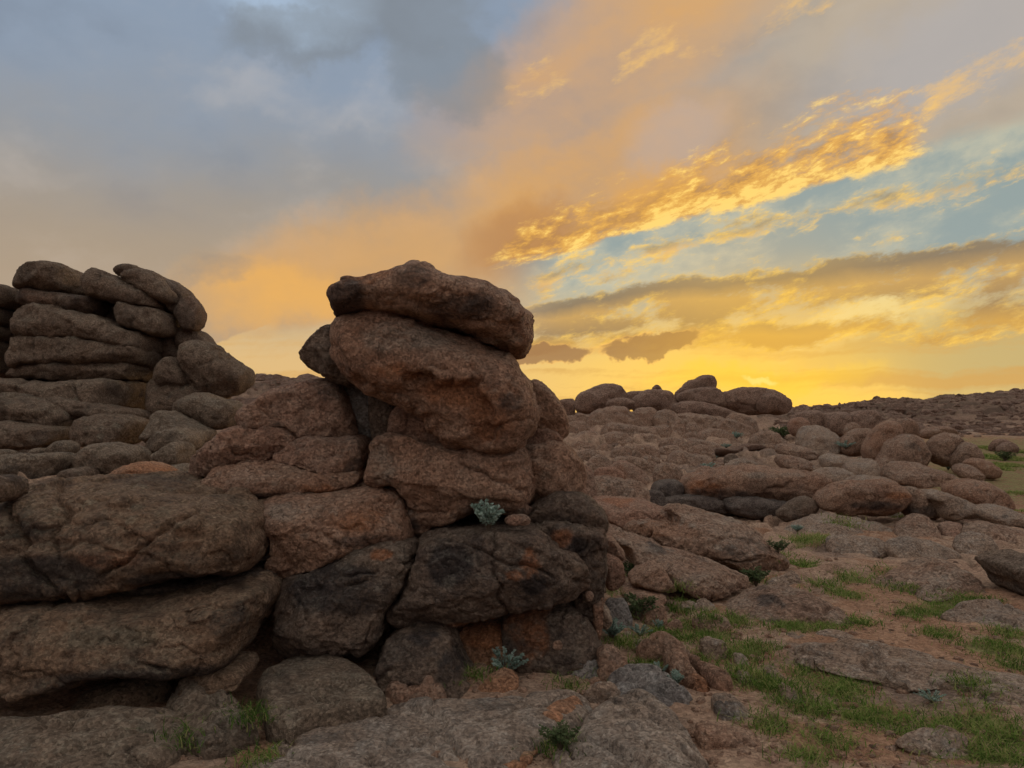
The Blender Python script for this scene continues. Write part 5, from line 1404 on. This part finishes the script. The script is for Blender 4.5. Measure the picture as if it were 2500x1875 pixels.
# far hillsides: rubble nobody could count
bits = [pebble_shape(300 + k, 5, 5, (1, 0.8, 0.7)) for k in range(5)]
def rubble(name, label, n, us, Ys, size, mat):
    Vs, Fs, off = [], [], 0
    for k in range(n):
        Yv = math.exp(rs.uniform(math.log(Ys[0]), math.log(Ys[1])))
        u = rs.uniform(*us)
        x = (u - W0 / 2) / F0 * Yv
        zg = float(ground_z(x, Yv)[0])
        Vb, Fb = bits[k % 5]
        s_ = (size[0] + (size[1] - size[0]) * rs.rand() ** 3) * (Yv / 80) ** 0.6
        a = rs.uniform(0, 6.28); ca, sa = math.cos(a), math.sin(a)
        q = Vb * s_ * np.array([rs.uniform(.8, 1.5), rs.uniform(.8, 1.5), rs.uniform(.7, 1.2)])
        q = np.stack([q[:, 0] * ca - q[:, 1] * sa + x, q[:, 0] * sa + q[:, 1] * ca + Yv, q[:, 2] + zg - 0.15 * s_], 1)
        Vs.append(q); Fs.append(Fb + off); off += len(q)
    me = mesh_from(name, np.concatenate(Vs), np.concatenate(Fs), False)
    TRI[0] += len(me.polygons)
    link(name, me, (0, 0, 0), MAT[mat], None, label, 'rubble', None, 'stuff')


granite('farhill', (.27, .16, .11), (.33, .21, .15), (.05, .04, .035), (.27, .13, .08), 0.3, 0.3, (.28, .22, .17), 0.15, 0.25)
rubble('hill_rubble', 'dark reddish boulder rubble covering the far hill at right', 2600, (1900, 2700), (36, 135), (0.25, 0.85), 'farhill')
rubble('hill_rubble', 'grey boulder rubble covering the far hill in the gap at left', 900, (-200, 1100), (45, 135), (0.3, 1.6), 'farhill')

# gravel on the bare soil
Vs, Fs, off = [], [], 0
gb = [pebble_shape(400 + k, 5, 3, (1, 0.8, 0.6)) for k in range(4)]
uu = rs.uniform(300, 2500, 2800); vv = 1250 + 625 * rs.uniform(0, 1, 2800) ** 0.8
X, Yv, _ = cast(uu, vv)
Zg = ground_z(X, Yv)
for k in range(len(X)):
    Vb, Fb = gb[k % 4]
    s_ = 0.006 + 0.034 * rs.rand() ** 6
    q = Vb * s_
    a = rs.uniform(0, 6.28); ca, sa = math.cos(a), math.sin(a)
    Vs.append(np.stack([q[:, 0] * ca - q[:, 1] * sa + X[k], q[:, 0] * sa + q[:, 1] * ca + Yv[k], q[:, 2] + Zg[k]], 1)); Fs.append(Fb + off); off += len(q)
me = mesh_from('gravel', np.concatenate(Vs), np.concatenate(Fs))
link('gravel', me, (0, 0, 0), MAT['brown'], None, 'loose gravel strewn over the bare reddish soil', 'gravel', None, 'stuff')
TRI[0] += len(me.polygons)

# ------------------------------------------------------------------ grass
bpy.context.view_layer.update()
_dg = bpy.context.evaluated_depsgraph_get()
from mathutils import Vector


def drop(x, y, top=6.0):
    """height of the first solid surface below a point"""
    hit, loc, nrm, idx, ob, mw = scene.ray_cast(_dg, Vector((x, y, top)), Vector((0, 0, -1)))
    return loc.z if hit else 0.0


def blades(roots, length, width, lean, tone, rsd):
    """roots (n,3): bent tapering blades of four triangles"""
    n = len(roots)
    a = rsd.uniform(0, 2 * math.pi, n)
    L = length * rsd.uniform(0.55, 1.25, n)
    ln = lean * rsd.uniform(0.2, 1.3, n)
    dx, dy = np.cos(a), np.sin(a)
    b2 = a + rsd.uniform(-1.0, 1.0, n) + math.pi / 2
    wx, wy = np.cos(b2) * width * 0.5, np.sin(b2) * width * 0.5
    Vs = []
    for t, w_ in ((0, 1.0), (0.5, 0.8), (1.0, 0.05)):
        cx = roots[:, 0] + dx * L * ln * t * t
        cy = roots[:, 1] + dy * L * ln * t * t
        cz = roots[:, 2] - 0.004 + L * t * (1 - 0.25 * ln * t)
        Vs.append(np.stack([cx - wx * w_, cy - wy * w_, cz], 1))
        Vs.append(np.stack([cx + wx * w_, cy + wy * w_, cz], 1))
    Vall = np.stack(Vs, 1).reshape(-1, 3)
    k = np.arange(n)[:, None] * 6
    Fq = np.concatenate([k + np.array([[0, 1, 3, 2]]), k + np.array([[2, 3, 5, 4]])])
    return Vall, Fq, np.repeat(tone, 6)


rg_ = np.random.RandomState(5)
V_, F_, T_a, off = [], [], [], 0
for k in range(len(GP)):
    area = math.pi * gRX[k] * gRY[k]
    ntuft = int(np.clip(area * 120, 5 if GP[k, 4] < 0.3 else 10, 170))
    dist = gY[k]
    for j in range(ntuft):
        r, a = math.sqrt(rg_.rand()) * 1.1, rg_.uniform(0, 6.283)
        x, y = gX[k] + gRX[k] * r * math.cos(a), gY[k] + gRY[k] * r * math.sin(a)
        zt = drop(x, y)
        if zt > height(x, y) + 0.16: continue
        nb = int(rg_.uniform(26, 56) * (1.0 if dist < 7 else 0.6))
        L = rg_.uniform(0.028, 0.068) * (1 if dist < 7 else 1.25)
        rr_ = rg_.uniform(0.04, 0.10) * (1 if dist < 7 else 1.5)
        q = rg_.normal(size=(nb, 2)) * rr_
        roots = np.stack([x + q[:, 0], y + q[:, 1], np.full(nb, zt)], 1)
        base = np.clip(GP[k, 4] + rg_.uniform(-0.4, 0.45), 0, 1)
        tone = np.where(rg_.rand(nb) < 0.16, rg_.uniform(0.8, 1.0, nb), np.clip(base + rg_.normal(size=nb) * 0.2, 0, 1))
        v, f, t = blades(roots, L, 0.0055 * max(1, dist / 5), 1.5, tone, rg_)
        V_.append(v); F_.append(f + off); T_a.append(t); off += len(v)
me = mesh_from('grass', np.concatenate(V_), np.concatenate(F_), False)
attr(me, 'tone', np.concatenate(T_a))
link('grass', me, (0, 0, 0), MAT['grass'], None, 'short green grass growing in the hollows between the rocks', 'grass', None, 'stuff')
TRI[0] += 2 * len(me.polygons)


# ------------------------------------------------------------------ sage plants and dark shrubs
def bush_meshes(seed, n_stem, leaves, leaf, spread, upright):
    r = np.random.RandomState(seed)
    SV, SF, LV, LF, LT = [], [], [], [], []
    so = lo = 0
    for s_ in range(n_stem):
        a = r.uniform(0, 6.283); tilt = spread * math.sqrt(r.rand()); H = r.uniform(0.6, 1.0) * (1 - 0.35 * tilt)
        tip = np.array([math.cos(a) * tilt, math.sin(a) * tilt, H])
        mid = tip * np.array([0.35, 0.35, 0.55]) * r.uniform(.9, 1.1)
        P = [np.zeros(3), mid, tip]
        for i, w_ in enumerate((0.018, 0.013, 0.005)):
            for c_ in range(3):
                SV.append(P[i] + w_ * np.array([math.cos(c_ * 2.09), math.sin(c_ * 2.09), 0]))
        for i in range(2):
            for c_ in range(3):
                SF.append([so + i * 3 + c_, so + i * 3 + (c_ + 1) % 3, so + i * 3 + 3 + (c_ + 1) % 3, so + i * 3 + 3 + c_])
        so += 9
        tone0 = r.uniform(0.2, 0.7)
        for l_ in range(leaves):
            t = 0.25 + 0.75 * math.sqrt(r.rand())
            p = mid * 2 * t * (1 - t) + tip * t * t
            d = r.normal(size=3); d[2] = abs(d[2]) * upright + 0.15; d /= np.linalg.norm(d)
            sd = np.cross(d, r.normal(size=3)); sd /= np.linalg.norm(sd) + 1e-9
            ln = leaf * r.uniform(0.6, 1.3); w_ = ln * 0.32
            q0 = p; q1 = p + d * ln * 0.55 + sd * w_; q2 = p + d * ln + np.array([0, 0, -0.1 * ln]); q3 = p + d * ln * 0.55 - sd * w_
            LV += [q0, q1, q2, q3]; LF.append([lo, lo + 1, lo + 2, lo + 3]); lo += 4
            LT += [np.clip(tone0 + 0.35 * (t - 0.6) + r.normal() * 0.12, 0, 1)] * 4
    ms = mesh_from('stem', np.array(SV), np.array(SF))
    ml = mesh_from('foliage', np.array(LV), np.array(LF), False)
    attr(ml, 'tone', np.array(LT))
    return ms, ml


SAGE = [bush_meshes(50 + k, (30, 20, 38, 26, 16)[k], 64, 0.085, (0.5, 0.75, 0.62, 0.9, 0.45)[k], 1.0) for k in range(5)]
SHRUB = [bush_meshes(70 + k, 22, 26, 0.13, 0.7, 0.6) for k in range(2)]
for ms, ml in SAGE: ms.materials.append(MAT['stem']); ml.materials.append(MAT['sage'])
for ms, ml in SHRUB: ms.materials.append(MAT['stem']); ml.materials.append(MAT['shrub'])


def plant(crop, x, y, size, label, kind='sage_plant', Y=None, k=[0], lib=None, cat='sage plant', group='sage plants'):
    """foot of the plant at crop pixel x, y; size = height in crop pixels"""
    u, v = px(crop, x, y)
    if Y is None:
        X, Yp, _ = (float(q[0]) for q in cast(np.array([u]), np.array([v])))
    else:
        X, Yp, _ = (float(q) for q in pix_world(u, v, Y))
    zt = drop(X, Yp, float(pix_world(u, v, Yp)[2]) + 0.35)
    h = (1.45 if crop in 'BDG' else 1.6) * size * CROP[crop][2] * Yp / F0
    root = link(kind, None, (X, Yp, zt - 0.02 * h), None, None, label, cat, group)
    root.scale = (h, h, h * (0.95 if crop in 'BDG' else 0.75)); root.rotation_euler = (0, 0, k[0] * 1.7)
    ms, ml = (lib or SAGE)[k[0] % len(lib or SAGE)]
    link('stem', ms, parent=root); link('foliage', ml, parent=root)
    k[0] += 1
    return root


plant('B', 1640, 1505, 125, 'grey-green sage plant on the ledge high on the stack', Y=4.62)
plant('D', 1400, 1000, 120, 'blue-green sage plant at the foot of the stack')
for a in (('G', 310, 1205, 130, 'left of three pale sage plants beside the plinth'), ('G', 540, 1190, 80, 'middle of three pale sage plants beside the plinth'), ('G', 690, 1140, 80, 'right of three pale sage plants beside the plinth'),
          ('G', 815, 1600, 110, 'leafy blue sage plant beside a round pebble'), ('G', 700, 1490, 90, 'thin sage plant under the ribbon of rock'),
          ('E', 1650, 800, 65, 'highest sage plant below the whaleback boulder'), ('E', 1560, 905, 46, 'right sage plant of the pair below the domed outcrop'), ('E', 1450, 935, 50, 'left sage plant of the pair below the domed outcrop'),
          ('E', 1000, 1055, 50, 'small green sage plant left of the jointed dome'), ('E', 1400, 1078, 70, 'bright sage plant at the right foot of the jointed dome'), ('E', 1090, 1165, 50, 'sage plant behind the blackish block'),
          ('F', 610, 825, 80, 'pale sage plant left of the tilted egg boulder'), ('F', 750, 808, 50, 'smaller sage plant beside the tilted egg boulder'), ('F', 1530, 915, 75, 'spiky sage plant below the rounded boulder'),
          ('F', 750, 1040, 50, 'sage plant on the rock behind the loaf-shaped boulder'), ('F', 170, 1490, 60, 'sage plant at the left end of the grass strip'),
          ('H', 1590, 1005, 75, 'lone sage plant on the rock sheet at lower right'), ('A', 560, 1378, 60, 'sage plant on the left slope beside a small pale stone'), ('F', 1280, 1110, 40, 'sage plant above the shaded boulder')):
    plant(*a)
for a in (('E', 2060, 790, 110, 'dark shrub left of the pale ball-shaped boulder'), ('F', 2040, 830, 90, 'dark shrub standing in the yellow grass at right'), ('F', 260, 1335, 130, 'green clump right of the dark-bellied boulder'),
          ('G', 1480, 760, 130, 'dark green clump at the tip of the second dome'), ('G', 1660, 670, 90, 'green clump at the tip of the first dome'), ('G', 470, 720, 110, 'green clump behind the triangular rock'),
          ('G', 520, 1060, 170, 'tall dark green clump between two stones near the stack'), ('D', 1700, 1455, 120, 'low dark green tuft on the foreground pavement')):
    plant(*a, kind='shrub', lib=SHRUB, cat='shrub', group='dark green shrubs')
print('TRIANGLES', TRI[0])
